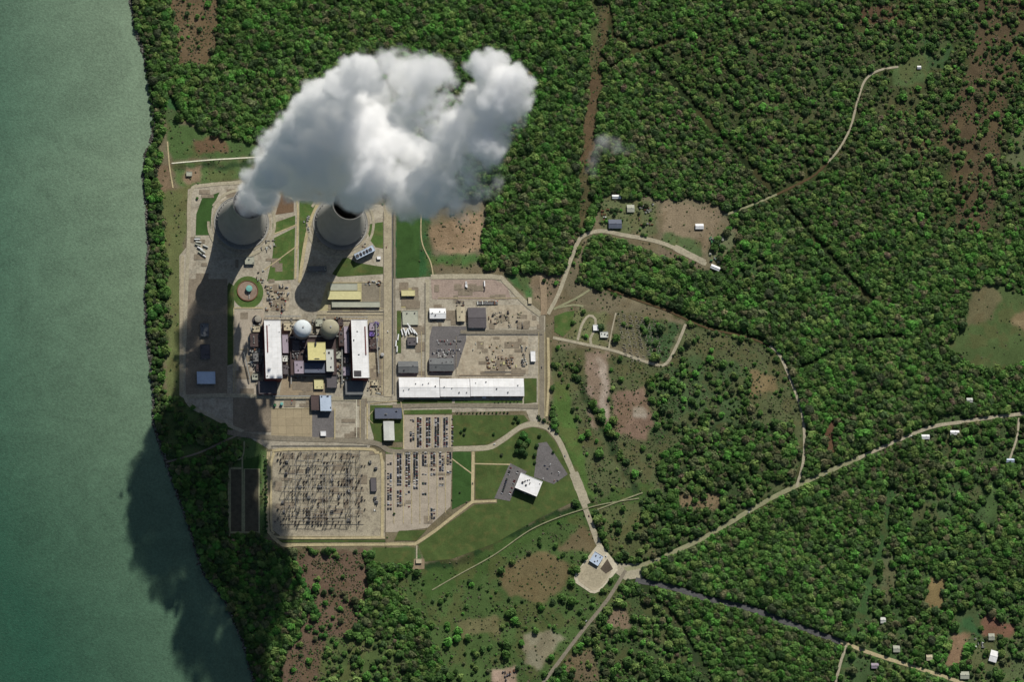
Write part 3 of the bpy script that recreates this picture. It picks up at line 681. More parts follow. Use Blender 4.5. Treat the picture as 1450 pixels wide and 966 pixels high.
def building(name, label, cat, quad, h, wall, roof, gable=None, vents=0, doors=1, windows=0, parapet=True, group=None, units=None, gh=None, slot=None, seed=0):
    c, L, W, rz = frame_of(quad, h); r = random.Random(seed + int(c.x))
    root = empty(name, c, rz); tag(root, label, cat, group)
    b = MB(); b.box((0, 0, -1), (L, W, h + 1 - (.4 if not gable else 0)), BR[wall]); b.obj('wall', root)
    b = MB()
    if gable:
        gh = gh or min(L, W) * .12
        b.gable((0, 0), L, W, h + .02, gh, BR[roof], .5, gable)
        if gable == 'x': b.box((0, 0, h + gh - .05), (L, 1.2, .4), BR[roof])
    else:
        b.box((0, 0, h - .4), (L + .3, W + .3, .45), BR[roof])
        if parapet:
            for (x, y, sx, sy) in ((0, W / 2, L + .5, .5), (0, -W / 2, L + .5, .5), (L / 2, 0, .5, W - .5), (-L / 2, 0, .5, W - .5)):
                b.box((x, y, h + .05), (sx, sy, .7), BR[roof])
    ro = b.obj('roof', root)
    zt = h + .05
    for i in range(vents):
        x = (i + .5) / vents * L - L / 2 + r.uniform(-2, 2); y = r.uniform(-.32, .32) * W
        zz = zt + ((gh * (1 - 2 * abs(y) / W)) if gable == 'x' else (gh * (1 - 2 * abs(x) / L) if gable == 'y' else 0))
        b = MB(); s = r.uniform(1.3, 2.4); b.box((x, y, zz - .3), (s, s, 1.6), BR['steel']); b.box((x, y, zz + 1.3), (s + .5, s + .5, .25), BR['dark']); b.obj('roof_vent', ro)
    for (ux, uy, us, um) in units or ():
        b = MB(); x, y = ux * L, uy * W
        b.box((x, y, zt), (us[0], us[1], us[2]), BR[um]); b.box((x, y, zt + us[2]), (us[0] * .8, us[1] * .8, .3), BR['dark']); b.obj('roof_unit', ro)
    if slot:
        for k, (sx, sy, sl_, sw) in enumerate(slot):
            b = MB(); n = 7
            for j in range(n): b.box((sx * L, sy * W + (j + .5) / n * sl_ - sl_ / 2, zt), (sw, sl_ / n - .6, 1.3), BR['red'])
            b.obj('ridge_ventilator', ro)
    for i in range(doors):
        b = MB(); x = (i + .5) / doors * L - L / 2; b.box((x, -W / 2 - .08, 0), (min(4, L * .3), .16, min(4.2, h * .8)), BR['dark'] if i % 2 else BR['pale']); b.obj('door', root)
    for i in range(windows):
        x = (i + .5) / windows * L - L / 2
        for z in np.arange(1.2, h - 2.2, 3.6):
            b = MB(); b.box((x, -W / 2 - .06, z), (L / windows * .6, .12, 1.6), BR['glass']); f = b.obj('window', root)
    return root

# turbine halls
building('turbine_hall', 'long white roofed turbine hall left of the reactor domes', 'turbine hall', rect(375.3, 453.8, 398.5, 536), 33, 'red', 'white', vents=0, doors=2,
         slot=[(-.34, .18, 44 * 1.6 * 0.9, 2.2)], units=[(-.42, -.46, (2, 2, 1.5), 'dark'), (.4, .3, (1.5, 1.5, 1.2), 'steel'), (-.2, .42, (1.5, 1.5, 1), 'steel')], group='turbine halls')
building('turbine_hall', 'long white roofed turbine hall right of the reactor domes, dark square near its lower end', 'turbine hall', rect(498.7, 453.2, 521.5, 535), 33, 'red', 'white', vents=0, doors=2,
         slot=[(.34, .14, 44 * 1.6 * .95, 2.4)], units=[(-.22, -.43, (17, 14, .5), 'dgrey'), (-.38, .15, (2, 3, 1.6), 'dark'), (-.1, -.1, (4, 1.5, 1), 'steel'), (-.15, .3, (3, 2, .8), 'steel')], group='turbine halls')
# lower roofs packed round the turbine halls
for q, (x0, y0, x1, y1, h, wl, rf, lab) in enumerate((
 (358, 500, 366, 512, 7, 'wgrey', 'mach', 'small grey machine house among the transformers, uppermost of three'), (363, 516, 371, 526, 6, 'red', 'brown', 'small brown machine house among the transformers, middle of three'), (357, 530, 365, 538, 5, 'wtan', 'gpale', 'small pale machine house among the transformers, lowest of three'),
 (400, 503, 407, 512, 10, 'wgrey', 'pale', 'small pale annex right of the left turbine hall, upper of two'), (401, 517, 408, 530, 8, 'red', 'dgrey', 'small dark annex right of the left turbine hall, lower of two'), (402, 457, 412, 468, 12, 'wtan', 'tan', 'small tan block between the left turbine hall and white dome'),
 (447, 452, 457, 462, 12, 'wgrey', 'gpale', 'small greenish pale block between the two domes'), (448, 466, 455, 476, 9, 'wgrey', 'concb', 'small concrete block in the court between the domes'), (479, 452, 486, 461, 9, 'red', 'brown', 'dark brown block right above the tan dome'),
 (487, 503, 494, 514, 7, 'red', 'dgrey', 'small dark annex left of the right turbine hall, upper of two'), (486, 520, 495, 532, 6, 'wgrey', 'lav', 'small lavender annex left of the right turbine hall, lower of two'), (476, 498, 483, 508, 6, 'wtan', 'gpale', 'small pale hut right of the tall pale roofed block'),
 (523, 457, 530, 468, 8, 'wgrey', 'lav', 'lavender roofed annex at the top right of the right turbine hall'), (523, 470, 529, 476, 9, 'purple', 'purple', 'violet roofed unit against the right turbine hall'), (524, 480, 534, 494, 6, 'red', 'brown', 'dark brown roofed annex against the right turbine hall'),
 (358, 462, 368, 470, 7, 'wtan', 'tan', 'small tan pump house just below the round pale tank'), (414, 482, 424, 498, 15, 'red', 'dgrey', 'dark raised roof below the white dome'), (526, 538, 535, 546, 4, 'wtan', 'tan', 'small tan hut at the lower right of the right turbine hall'))):
    building('plant_annex', lab, 'building', rect(x0, y0, x1, y1), h, wl, rf, doors=1, vents=3, seed=q)
# service bays in front of the turbine halls
building('loading_bay', 'low dark roofed bay at the lower end of the left turbine hall', 'building', rect(366, 540, 392, 558), 9, 'red', 'dgrey', doors=2)
building('loading_bay', 'low dark roofed bay at the lower end of the right turbine hall', 'building', rect(489, 540, 514, 559), 9, 'wgrey', 'grey', doors=2)
building('service_building', 'narrow lavender grey building between the left turbine hall and white dome', 'building', rect(400, 474, 408, 500), 14, 'red', 'lav', doors=1, units=[(.3, .2, (2, 6, 1.5), 'steel')])
building('service_building', 'dark roofed annex beside the left wall of the left turbine hall', 'building', rect(354, 472, 372, 491), 8, 'wgrey', 'brown', doors=1, units=[(-.2, 0, (2, 16, 2), 'pale'), (.2, .1, (2, 14, 2), 'steel')])
building('service_building', 'long narrow brownish building left of the right turbine hall', 'building', rect(487.5, 462, 494, 500), 14, 'red', 'lav', doors=1, vents=3)
building('service_building', 'small brown roofed block directly right of the tan dome', 'building', rect(480, 468, 487, 490), 13, 'red', 'brown', doors=1, units=[(0, .3, (4, 4, 2), 'steel'), (0, -.2, (5, 5, 1.5), 'mach')])
building('auxiliary_building', 'broad low block of grey and brown roofs below the two domes', 'building', rect(411, 474, 476, 531), 11, 'wgrey', 'brown', doors=3, vents=5)
building('intake_structure', 'pale yellow roofed square block between and below the domes', 'building', rect(436, 485, 461, 510), 31, 'blue', 'yellow', doors=0, units=[(-.05, .42, (3, 8, 4), 'dark'), (.42, -.1, (2, 3, 1), 'pale'), (.0, -.42, (12, 1.5, 1), 'pale')])
building('control_or_shade_block', 'dark slate roofed block right below the yellow roof', 'building', rect(431, 514, 460, 528), 16, 'blue', 'blue', doors=0, units=[(-.1, .1, (14, .8, .5), 'lav'), (.2, -.1, (1.5, 4, 1), 'purple')])  # dark slate colour stands in for the shadow of the yellow roofed block
building('control_or_shade_block', 'greyish tan roofed block left of the dark slate roof', 'building', rect(417, 511, 430, 529), 14, 'wgrey', 'lav', doors=1, units=[(-.2, .2, (2, 2, 1.5), 'pale'), (.25, 0, (3, 3, 1.4), 'mach'), (-.1, -.25, (2, 4, 1), 'steel')])
building('control_or_shade_block', 'tall narrow pale roofed block right of the yellow roof', 'building', rect(462, 495, 472.5, 526), 20, 'wgrey', 'pale', doors=0, units=[(-.1, .35, (4, 4, 1.2), 'dark'), (.1, -.3, (3, 3, 1.5), 'steel'), (.2, .1, (2, 5, 1), 'steel')])
building('service_building', 'dark grey low block right of the asphalt between plant and lot', 'building', rect(463, 533, 477, 549), 9, 'wgrey', 'dgrey', doors=1)
building('service_building', 'tan hut on the pad below the auxiliary block', 'building', rect(445, 538, 458, 551), 5, 'wtan', 'cream', doors=1, units=[(-.2, -.3, (1.5, 1.5, 1), 'dark'), (.3, -.3, (1.5, 1.5, 1), 'dark')])
def reactor(px, py, m, label, r):
    h = 44; root = empty('reactor_dome', P(px, py, h) * 1); root.location.z = 0; tag(root, label, 'reactor dome', 'reactor domes')
    b = MB(); b.lathe((0, 0, 0), [(r + .3, 0), (r + .3, 36)], BR['concb'], 48, False); b.obj('wall', root, smooth=True)
    b = MB(); prof = [(r, 35.5), (r + .9, 35.6), (r + .9, 37)] + [(r * math.cos(a), 37 + r * .62 * math.sin(a)) for a in np.linspace(0, math.pi / 2 - .02, 14)]
    b.lathe((0, 0, 0), prof, BR[m], 48); do = b.obj('dome', root, smooth=True)
    b = MB(); b.lathe((0, 0, 0), [(2, 37 + r * .6), (2, 37 + r * .62 + 1.5)], BR['steel'], 12); b.obj('dome_vent', do)
    b = MB()
    for a0 in np.linspace(0, 2 * math.pi, 40, endpoint=False): b.bar(((r + .6) * math.cos(a0), (r + .6) * math.sin(a0), 37.9), ((r + .6) * math.cos(a0 + .157), (r + .6) * math.sin(a0 + .157), 37.9), .15, BR['steel'])
    b.obj('handrail', do)
reactor(429, 464, 'dome_w', 'white round reactor dome', 19.5)
reactor(468, 463.5, 'dome_t', 'tan concrete round reactor dome', 20)

building('gate_house', 'square building with a pale blue roof below the domes', 'building', rect(453.5, 560, 469, 582), 12, 'wgrey', 'lblue', doors=1, units=[(-.35, .42, (3, 2, 1.5), 'steel'), (.2, .44, (5, 1.5, 1.4), 'steel'), (.42, -.3, (1.5, 4, 1), 'dark')])
building('gate_house', 'brown flat roof against the left side of the pale blue roof', 'building', rect(440.5, 560, 452.5, 581), 8, 'wgrey', 'brown', doors=1)
building('guard_house', 'tiny bright white hut on the dark asphalt above the switchyard', 'hut', rect(454, 611, 461.5, 617.5), 4, 'pale', 'white', doors=1)
building('pump_house', 'pale flat roofed building in the cooling tower shadow near the shore road', 'building', rect(279, 526.5, 304.7, 543.7), 7, 'wgrey', 'lblue', doors=2)
building('pump_house', 'smaller grey building in deep shadow beside the shore road', 'building', rect(284, 458, 295.5, 476), 6, 'wgrey', 'grey', doors=1, vents=2)
building('pump_house', 'open grey equipment block in shadow above the pale shaded roof', 'building', rect(284, 488, 297, 508), 4, 'wgrey', 'dgrey', doors=1, vents=3)
# buildings east of the plant
building('warehouse', 'long white warehouse, left section with a dark ridge line', 'warehouse', rect(565.3, 535, 622, 562.6), 9, 'red', 'white', gable='x', gh=2.2, vents=6, doors=5, group='white warehouse sections')
building('warehouse', 'long white warehouse, middle and shortest section', 'warehouse', rect(623.4, 536.8, 665, 561.6), 9, 'red', 'white', gable='x', gh=2.2, vents=4, doors=3, group='white warehouse sections')
building('warehouse', 'long white warehouse, right and longest section', 'warehouse', rect(666.2, 536.4, 741.6, 561), 9, 'red', 'white', gable='x', gh=2.2, vents=5, doors=6, group='white warehouse sections')
building('porch', 'small white entrance porch on the lower side of the warehouse', 'porch', rect(683, 561.5, 688, 564), 4, 'pale', 'white', doors=1, parapet=False)
building('workshop', 'white and pale blue pitched roof shed above the dark parking yard', 'workshop', rect(608.5, 437, 631, 451), 7, 'red', 'white2', gable='x', vents=4, doors=2)
building('workshop', 'narrow tan roofed shed beside the big dark gabled roof', 'workshop', rect(647, 435, 658, 455), 6, 'wtan', 'tan', gable='y', doors=1, vents=2)
building('workshop', 'big dark grey gabled workshop on the tan yard', 'workshop', rect(663, 436, 688, 464), 7, 'wgrey', 'dgrey', gable='x', doors=2, gh=2.5)
building('workshop', 'grey gabled building above the white warehouse, right one of two', 'workshop', rect(608, 507.5, 642, 525.5), 8, 'red', 'grey', gable='x', doors=4, vents=5)
building('workshop', 'grey green gabled building above the white warehouse, left one of two', 'workshop', rect(564, 512, 592, 528), 7, 'wgrey', 'grey', gable='x', doors=3, vents=2)
building('shed', 'small dark square roof beside the row of white trailers', 'shed', rect(577, 478, 589, 489), 6, 'wgrey', 'dgrey', doors=1, vents=2)
building('shed', 'bright white narrow shed at the right edge of the yard', 'shed', rect(751.6, 497.5, 758, 512), 5, 'pale', 'white', doors=1)
building('shed', 'cream flat roofed building in the upper yard right of the main road', 'building', rect(568.5, 411, 587.5, 419), 6, 'wtan', 'cream', doors=1)
building('shed', 'tan flat roofed building above the row of white trailers', 'building', rect(570, 440, 592, 460), 4, 'wtan', 'gpale', doors=1, vents=2)
building('storage_hall', 'long cream roofed hall in the upper yard', 'building', rect(464, 412, 511.5, 424), 9, 'wtan', 'cream', doors=3)
building('storage_hall', 'long greyish roofed hall above the cream one', 'building', rect(468, 401.5, 506, 411), 6, 'wtan', 'gpale', doors=3)
building('storage_hall', 'pale tan flat hall below the cream roofed hall', 'building', rect(470, 427.5, 538, 435), 5, 'wtan', 'gpale', doors=3)
building('office_building', 'flat slate grey office roof beside the upper car park', 'office', rect(531, 578, 569, 593), 8, 'wtan', 'blue', doors=1, windows=6, units=[(-.1, -.1, (5, 3, 2), 'pale'), (.3, .2, (4, 2, 2), 'steel')])
building('office_building', 'tall pale ribbed roof in front of the slate grey office', 'office', rect(543.5, 597, 558, 623.6), 9, 'wtan', 'pale', doors=1, windows=3, gable='y', gh=1.2)
building('office_building', 'white flat roofed office turned at an angle amid the lawn', 'office', [(738, 670.5), (768.5, 682), (759.5, 704), (728.8, 690)], 14, 'dgrey', 'white', doors=1, windows=7,
         units=[(-.28, -.02, (5, 4, 2.2), 'mach'), (-.2, .12, (3, 3, 2), 'mach'), (-.1, -.1, (4, 3, 2), 'dark'), (-.12, .22, (3, 2, 1.5), 'mach'), (.02, .1, (2, 4, 1.6), 'dark'), (-.05, .28, (3, 1.5, 1), 'mach'), (.42, .3, (2, 2, 1), 'steel')])
building('security_building', 'pale blue and white roofed checkpoint on the turning loop', 'building', [(843, 782), (855, 789), (846, 802), (834, 794)], 6, 'wgrey', 'lblue', doors=1, windows=3, units=[(-.2, .2, (3, 3, 1), 'dgrey'), (.2, -.1, (3, 3, 1), 'white'), (0, -.3, (3, 2, 1), 'dgrey'), (.25, .3, (2, 3, 1), 'dgrey')])
building('control_hut', 'long dark roofed hut at the right side of the switchyard', 'hut', rect(525, 677, 533, 696), 5, 'wgrey', 'dgrey', doors=1)
building('treatment_hall', 'blue white slatted cooling unit, turned at an angle beside the farther tower', 'cooling unit', [(500.5, 360), (527, 347.5), (531.5, 354), (506, 367.5)], 14, 'wgrey', 'lblue', doors=0,
         units=[(-.38, 0, (6, 7, 2.5), 'steel'), (-.2, 0, (4, 7, 2.5), 'dark'), (-.02, 0, (4, 7, 2.5), 'steel'), (.14, 0, (4, 7, 2.5), 'dark'), (.32, 0, (6, 7, 2.5), 'steel')])
building('treatment_hall', 'long grey roofed block in the farther tower shadow', 'building', rect(435.5, 377, 462.5, 384), 8, 'wgrey', 'grey', doors=1, units=[(-.42, 0, (3, 5, 2), 'pale'), (.42, 0, (3, 6, 2.5), 'pale')])
building('treatment_hall', 'small grey block in shadow at the foot of the nearer tower', 'building', rect(347, 364, 360, 374), 6, 'wgrey', 'gpale', doors=1, vents=3)
building('guard_house', 'small square white hut beside the main road near the angled cooling unit', 'hut', rect(534, 363, 539, 367), 4, 'wtan', 'white', doors=1)
building('pump_hut', 'small pump hut on the square pad south of the ring road', 'hut', rect(589, 792, 597, 798), 3.5, 'wtan', 'tan', doors=1)
building('trailer_office', 'pair of pale flat sheds by the loop road left of the training ground', 'shed', rect(850, 470, 861, 478), 4, 'wtan', 'pale', doors=1, vents=3)
building('trailer_office', 'tiny white shed inside the narrow road loop', 'shed', rect(840, 460, 847, 468), 4, 'wgrey', 'white2', doors=1)
building('intake_hut', 'little grey hut on the bare pad near the ditch by the shore', 'hut', rect(264, 243, 272, 249), 4, 'wgrey', 'gpale', doors=1)
building('gravel_hut', 'small pale shed right of the two truck rows on the upper gravel yard', 'shed', rect(748, 421, 753, 430), 4, 'wtan', 'tan', doors=1)

# houses and farm buildings
def house(label, quad, h, roof, wall='pale', gable='x', cat='house'):
    r = building('house', label, cat, quad, h, wall, roof, gable=gable, doors=1, windows=3, gh=2.2)
    if cat == 'house':
        b = MB(); b.box((1.5, 1, h), (.9, .9, 3.4), BR['rust']); b.obj('chimney', [c for c in r.children if c.name.startswith('roof')][0])
house('dark grey roofed house beside the lane in the woods clearing', rect(862, 311, 880, 323), 5, 'blue')
house('pale shed at the top of the woods clearing', rect(867, 276, 879, 281), 3, 'white2', cat='shed')
house('weathered grey house among yard trees right of the dark roofed house', rect(888, 290, 898, 300), 4, 'gpale')
house('small white building alone on the bare dirt lot', rect(985, 317, 996, 324), 4, 'white', cat='shed')
house('long pale shed beside the end of the gravel lane', [(1008, 374), (1020, 379), (1018, 384), (1006, 379)], 4, 'white2', cat='shed')
house('large white roofed barn on open grass in the lower right', [(1404, 921), (1414, 924), (1410, 939), (1400, 936)], 5, 'white', gable=None and 'x' or 'x', cat='barn')
house('pale house in trees just above the white barn', [(1400, 898), (1408, 898), (1408, 907), (1400, 907)], 4, 'gpale')
house('white house at the end of the short drive on the right edge', rect(1425, 650, 1436, 655), 4, 'lblue')
house('pale house beside the lane left of the village road junction', rect(1247, 875, 1254, 883), 4, 'pale')
house('grey house under trees above the sandy village road', rect(1265, 915, 1274, 924), 4, 'gpale')
house('grey house below the sandy village road junction', rect(1234, 940, 1244, 947), 4, 'lav')
house('pale house above the village road between tall trees', rect(1312, 928, 1320, 936), 4, 'tan')
house('grey house near the bottom edge left of the white barn', rect(1360, 952, 1372, 962), 4, 'gpale')
house('white house by the sandy stretch of highway', rect(1300 + 5, 616, 1316, 622), 4, 'white2')
house('pale house above the highway at the grass verge', rect(1369, 564, 1377, 570), 4, 'pale')
house('pale cottage below the highway right of the white house', rect(1346, 610, 1358, 616), 4, 'white2')
house('tiny white hut on the triangular meadow', rect(1299, 93, 1304, 97), 3, 'white', cat='hut')

# ---------------------------------------------------------------- vehicles
CARCOL = {'dark blue': (.015, .025, .06), 'black': (.012, .012, .014), 'white': (.75, .75, .74), 'silver': (.38, .39, .4), 'dark red': (.14, .012, .012), 'dark grey': (.06, .062, .065), 'dark green': (.015, .05, .03)}
m_tyre = mat('tyre', (.02, .02, .02), rough=.9)
m_glass = BR['glass']
def car_mesh(col, k):
    m = mat('car_paint_' + col.replace(' ', '_'), CARCOL[col], rough=.3, var=.03, spec=.5)
    b = MB(); L, W = (4.9, 1.9)
    for x in (-1.45, 1.5):
        for y in (-.82, .82): b.bar((x, y - .12, .34), (x, y + .12, .34), .34, m_tyre, 10)
    def loft(secs, mm):
        vs = []; fs = []
        for (x, w_, z0, z1) in secs: vs += [(x, -w_, z0), (x, w_, z0), (x, w_ * .94, z1), (x, -w_ * .94, z1)]
        for i in range(len(secs) - 1):
            a = 4 * i; c = a + 4
            for j in range(4): fs.append((a + j, a + (j + 1) % 4, c + (j + 1) % 4, c + j))
        fs += [(3, 2, 1, 0), tuple(range(len(vs) - 4, len(vs)))]
        b.add(vs, fs, mm)
    loft([(-2.42, .8, .45, .75), (-2.2, .92, .3, .98), (-1.0, .95, .25, 1.02), (1.0, .95, .25, .98), (2.1, .9, .3, .82), (2.42, .78, .42, .7)], m)
    if k == 0: loft([(-1.75, .8, .98, 1.0), (-1.1, .72, .98, 1.42), (.25, .72, .98, 1.42), (1.05, .8, .98, 1.0)], m_glass); b.box((-.42, 0, 1.42), (1.35, 1.34, .06), m)
    elif k == 1: loft([(-2.3, .82, .98, 1.1), (-2.0, .76, .98, 1.68), (.3, .76, .98, 1.68), (1.1, .82, .98, 1.05)], m_glass); b.box((-.85, 0, 1.68), (2.3, 1.42, .07), m)
    else: loft([(-.6, .8, .98, 1.5), (-.5, .76, .98, 1.66), (.5, .76, .98, 1.66), (1.2, .82, .98, 1.05)], m_glass); b.box((.0, 0, 1.66), (1.0, 1.42, .07), m); b.box((-1.5, 0, 1.0), (1.5, 1.5, .03), m_tyre); b.box((-1.5, .86, 1.0), (1.7, .1, .3), m); b.box((-1.5, -.86, 1.0), (1.7, .1, .3), m)
    return b
_cars = {}
def car_data(col, k):
    if (col, k) not in _cars: _cars[(col, k)] = car_mesh(col, k).mesh('parked_car')
    return _cars[(col, k)]
NAMES = ['car', 'van', 'pickup']
COLS = ['dark blue', 'black', 'white', 'silver', 'dark red', 'dark grey', 'dark green']; CW = [.17, .24, .13, .13, .1, .18, .05]
n_car = 0; spare = []
def put_car(px, py, rz, where, z=.6, col=None, k=None):
    global n_car
    col = col or random.choices(COLS, CW)[0]; k = random.choices((0, 1, 2), (.5, .3, .2))[0] if k is None else k
    p = P(px, py, z); kind = ('hatchback and saloon' if k == 0 else NAMES[k])
    if n_car < 296:
        o = bpy.data.objects.new('parked_' + NAMES[k], car_data(col, k)); C.objects.link(o); o.location = p; o.rotation_euler.z = rz
        tag(o, f'{col} {NAMES[k]} parked {where}', NAMES[k], f'{col} {NAMES[k]}s {where}'); n_car += 1
    else: spare.append((p, rz, col, k))
EDX = P(740, 483) - P(720, 483); E_ANG = math.atan2(EDX.y, EDX.x)
LOTZ = LY[2] + .02
def column(cx, segs, where, rows=(-1, 1), fill=.95):
    for y0, y1, f in segs:
        y = y0
        while y < y1:
            for s in rows:
                if random.random() < f: put_car(cx + s * 1.75 + random.uniform(-.15, .15), y + random.uniform(-.12, .12), E_ANG + (0 if random.random() < .6 else math.pi) + random.uniform(-.05, .05), where, LOTZ)
            y += 1.85
# office lots first, then the two big lots
ang = frame_of([(738, 670.5), (768.5, 682), (759.5, 704), (728.8, 690)], 0)[3]
for i in range(17):
    t = i / 16
    if random.random() < .85: put_car(723 - 12 * t + random.uniform(-.3, .3), 663 + 36 * t, ang, 'on the narrow lot left of the angled white office', LY[3])
    if random.random() < .5: put_car(733 - 12 * t, 668 + 34 * t, ang, 'on the narrow lot left of the angled white office', LY[3])
for i in range(10):
    put_car(766 + random.uniform(0, 26), 658 + random.uniform(0, 24), ang + random.choice((0, math.pi / 2)), 'on the dark lot above the angled white office', LY[3])
for i in range(34):
    put_car(619 + (i % 17) * 2.1, [483, 496][i // 17] + random.choice((0, 0, 4)), E_ANG + math.pi / 2 + random.uniform(-.1, .1), 'on the dark asphalt yard above the grey gabled building', LY[2])
for cx in (593.6, 606.4, 618.6, 631): column(cx, [(592, 633, .97)], 'in the upper car park beside the office')
column(583.5, [(595, 598, .8), (612, 628, .55)], 'in the upper car park beside the office')
column(640.5, [(592, 632, .6)], 'in the upper car park beside the office', rows=(0,))
column(565.3, [(643, 689, .97), (695, 719, .93)], 'in the lower car park beside the switchyard')
column(577.4, [(641, 672, .97), (672, 690, .7), (696, 706, .4), (716, 720, .4)], 'in the lower car park beside the switchyard')
column(588.5, [(641, 682, .9), (683, 694, .5)], 'in the lower car park beside the switchyard')
column(600.8, [(641, 661, .85), (672, 675, .4), (684, 686, 1), (699, 701, 1)], 'in the lower car park beside the switchyard')
column(551.5, [(656, 658, .6), (671, 716, .72), (720, 724, .6)], 'in the lower car park beside the switchyard')
column(613, [(641, 660, .9), (664, 666, .5), (671, 673, 1), (720, 736, .65)], 'in the lower car park beside the switchyard')
column(625, [(641, 668, .7), (677, 680, .9), (686, 688, .9)], 'in the lower car park beside the switchyard')
column(636, [(641, 658, .8), (668, 670, .8)], 'in the lower car park beside the switchyard')
if spare:
    b = MB()
    for p, rz, col, k in spare:
        cb = car_mesh(col, k); ca, sa = math.cos(rz), math.sin(rz)
        vs = [(p.x + x * ca - y * sa, p.y + x * sa + y * ca, p.z + z) for x, y, z in cb.v]
        base = len(b.v); b.v += vs; b.f += [tuple(base + a for a in f) for f in cb.f]; b.m += [b.mi(cb.mats[i]) for i in cb.m]
    tag(b.obj('more_parked_cars'), 'remaining cars parked in columns of the lower car park', 'parked cars', kind='stuff')

for (x, y, a, col, k, lab) in ((700, 629, .45, 'white', 0, 'white car on the entrance road below the square lawn'), (777, 607, -.9, 'black', 1, 'black van at the bend of the entrance road'), (800, 646, -1.2, 'silver', 0, 'silver car on the entrance road right of the dark car park'),
    (834, 731, -1.15, 'dark red', 2, 'dark red pickup on the entrance road above the checkpoint'), (858, 788, -1.0, 'white', 1, 'white van on the road beside the checkpoint'), (930, 794, .5, 'dark blue', 0, 'dark blue car on the highway just right of the junction'), (1060, 726, .5, 'white', 2, 'white pickup on the long straight highway'),
    (1170, 672, .45, 'silver', 0, 'silver car on the highway near the dirt track junction'), (767, 520, 1.57, 'dark grey', 1, 'dark grey van on the road right of the bare yard'), (549, 470, 1.57, 'white', 2, 'white pickup on the main plant road'), (547, 350, 1.57, 'dark red', 0, 'dark red car on the upper main plant road'),
    (669, 685, 1.57, 'black', 0, 'black car on the short straight lane through the lawns'), (830, 880, .9, 'silver', 1, 'silver van on the lane running down left from the junction'), (1290, 618, .4, 'white', 0, 'white car on the highway by the village edge')):
    o = bpy.data.objects.new('moving_' + NAMES[k], car_data(col, k)); C.objects.link(o); o.location = P(x, y, 1.15); o.rotation_euler.z = a; tag(o, lab, NAMES[k])

# light masts on the lots
m_pole = BR['steel']
def mast(px, py, h=14, lab='thin steel light mast with twin lamps standing in the car park'):
    r = empty('light_mast', P(px, py, LOTZ)); tag(r, lab, 'light mast', lab)
    b = MB(); b.bar((0, 0, 0), (0, 0, h), .18, m_pole, 6); b.obj('pole', r)
    for s in (-1, 1): b = MB(); b.bar((0, 0, h), (s * 1.6, 0, h + .2), .1, m_pole); b.box((s * 1.8, 0, h + .1), (.9, .4, .2), BR['pale']); b.obj('lamp', r)
for x, y in ((587, 605), (600, 622), (612, 604), (625, 622), (571, 660), (583, 700), (595, 665), (607, 715), (619, 690), (631, 720), (607, 740)): mast(x, y)
for x, y in ((551, 320), (551, 360), (551, 400), (551, 440), (551, 480), (551, 520), (551, 548)): mast(x, y, 12, 'thin steel light mast along the pale main plant road')

# trailers, trucks, containers, tanks
def trailer(px, py, rz, lab, group, col='white', L=13.0, z=None):
    r = empty('trailer', P(px, py, LY[3] if z is None else z), rz); tag(r, lab, 'trailer', group)
    b = MB(); b.box((0, 0, 1.1), (L, 2.6, 2.7), BR[col]); b.box((0, 0, 3.8), (L - .3, 2.3, .08), BR[col]); b.obj('box_body', r)
    b = MB(); b.box((0, 0, .85), (L * .95, 1.2, .25), BR['dark']); b.obj('chassis', r)
    for x in (-L * .38, -L * .28):
        b = MB()
        for y in (-1.1, 1.1): b.bar((x, y - .2, .5), (x, y + .2, .5), .5, m_tyre, 10)
        b.obj('wheel', r)
    return r
fan = [(560.5, 487, 1.45), (563.5, 478, 1.4), (569, 471, 1.75), (572.5, 469, 1.9), (575, 472, 1.3), (578, 470, 1.8), (581, 468, 2.1), (585, 469, 2.0), (588, 471, 2.15), (562, 495, 1.5), (579, 462, 2.2), (590.5, 482, 1.55)]
for i, (x, y, a) in enumerate(fan): trailer(x, y, a, 'white trailer in the fan of trailers left of the small dark roof', 'white trailers fanned out in the yard', 'white2', 14)
for i, (x, y, a) in enumerate([(279, 339, .02), (281, 343, -.1), (280, 347, -.35), (283, 352, -.55), (287, 356, -.6), (284, 359, -.7), (288, 362, -.6), (291, 349, -.4), (280, 336, 0)]):
    trailer(x, y, a, 'pale trailer in the jumble of trailers beside the nearer cooling tower', 'pale trailers beside the nearer cooling tower', ('white2', 'pale', 'gpale')[i % 3], 13)
for x, y, a in ((659.5, 403, 1.5), (660.5, 404, 1.65), (685.8, 402, 1.57)): trailer(x, y, a, 'white truck trailer standing alone on the upper gravel yard', 'white trailers on the upper gravel yard', 'white', 13)
def truck(px, py, rz, lab, group, col, z=None):
    r = empty('truck', P(px, py, LY[3] if z is None else z), rz); tag(r, lab, 'truck', group)
    b = MB(); b.box((3.0, 0, .7), (2.0, 2.3, 2.1), BR[col], taper=.92); b.obj('cab', r)
    b = MB(); b.box((4.02, 0, 1.6), (.1, 1.9, .8), m_glass); b.obj('windscreen', r)
    b = MB(); b.box((-1.2, 0, .8), (6.0, 2.4, 1.6), BR[col if random.random() < .5 else 'mach']); b.obj('bed', r)
    for x in (3, -2, -3.2):
        b = MB()
        for y in (-1.0, 1.0): b.bar((x, y - .2, .5), (x, y + .2, .5), .5, m_tyre, 10)
        b.obj('wheel', r)
for i in range(17):
    truck(676 + i * 1.75, 429 + random.uniform(-.4, .4), 1.57 + random.uniform(-.1, .1), 'small work truck in the tight row above the dark gabled workshop', 'work trucks in a row on the gravel yard', random.choice(['pale', 'rust', 'mach', 'white2', 'redp', 'dark']), LY[2])
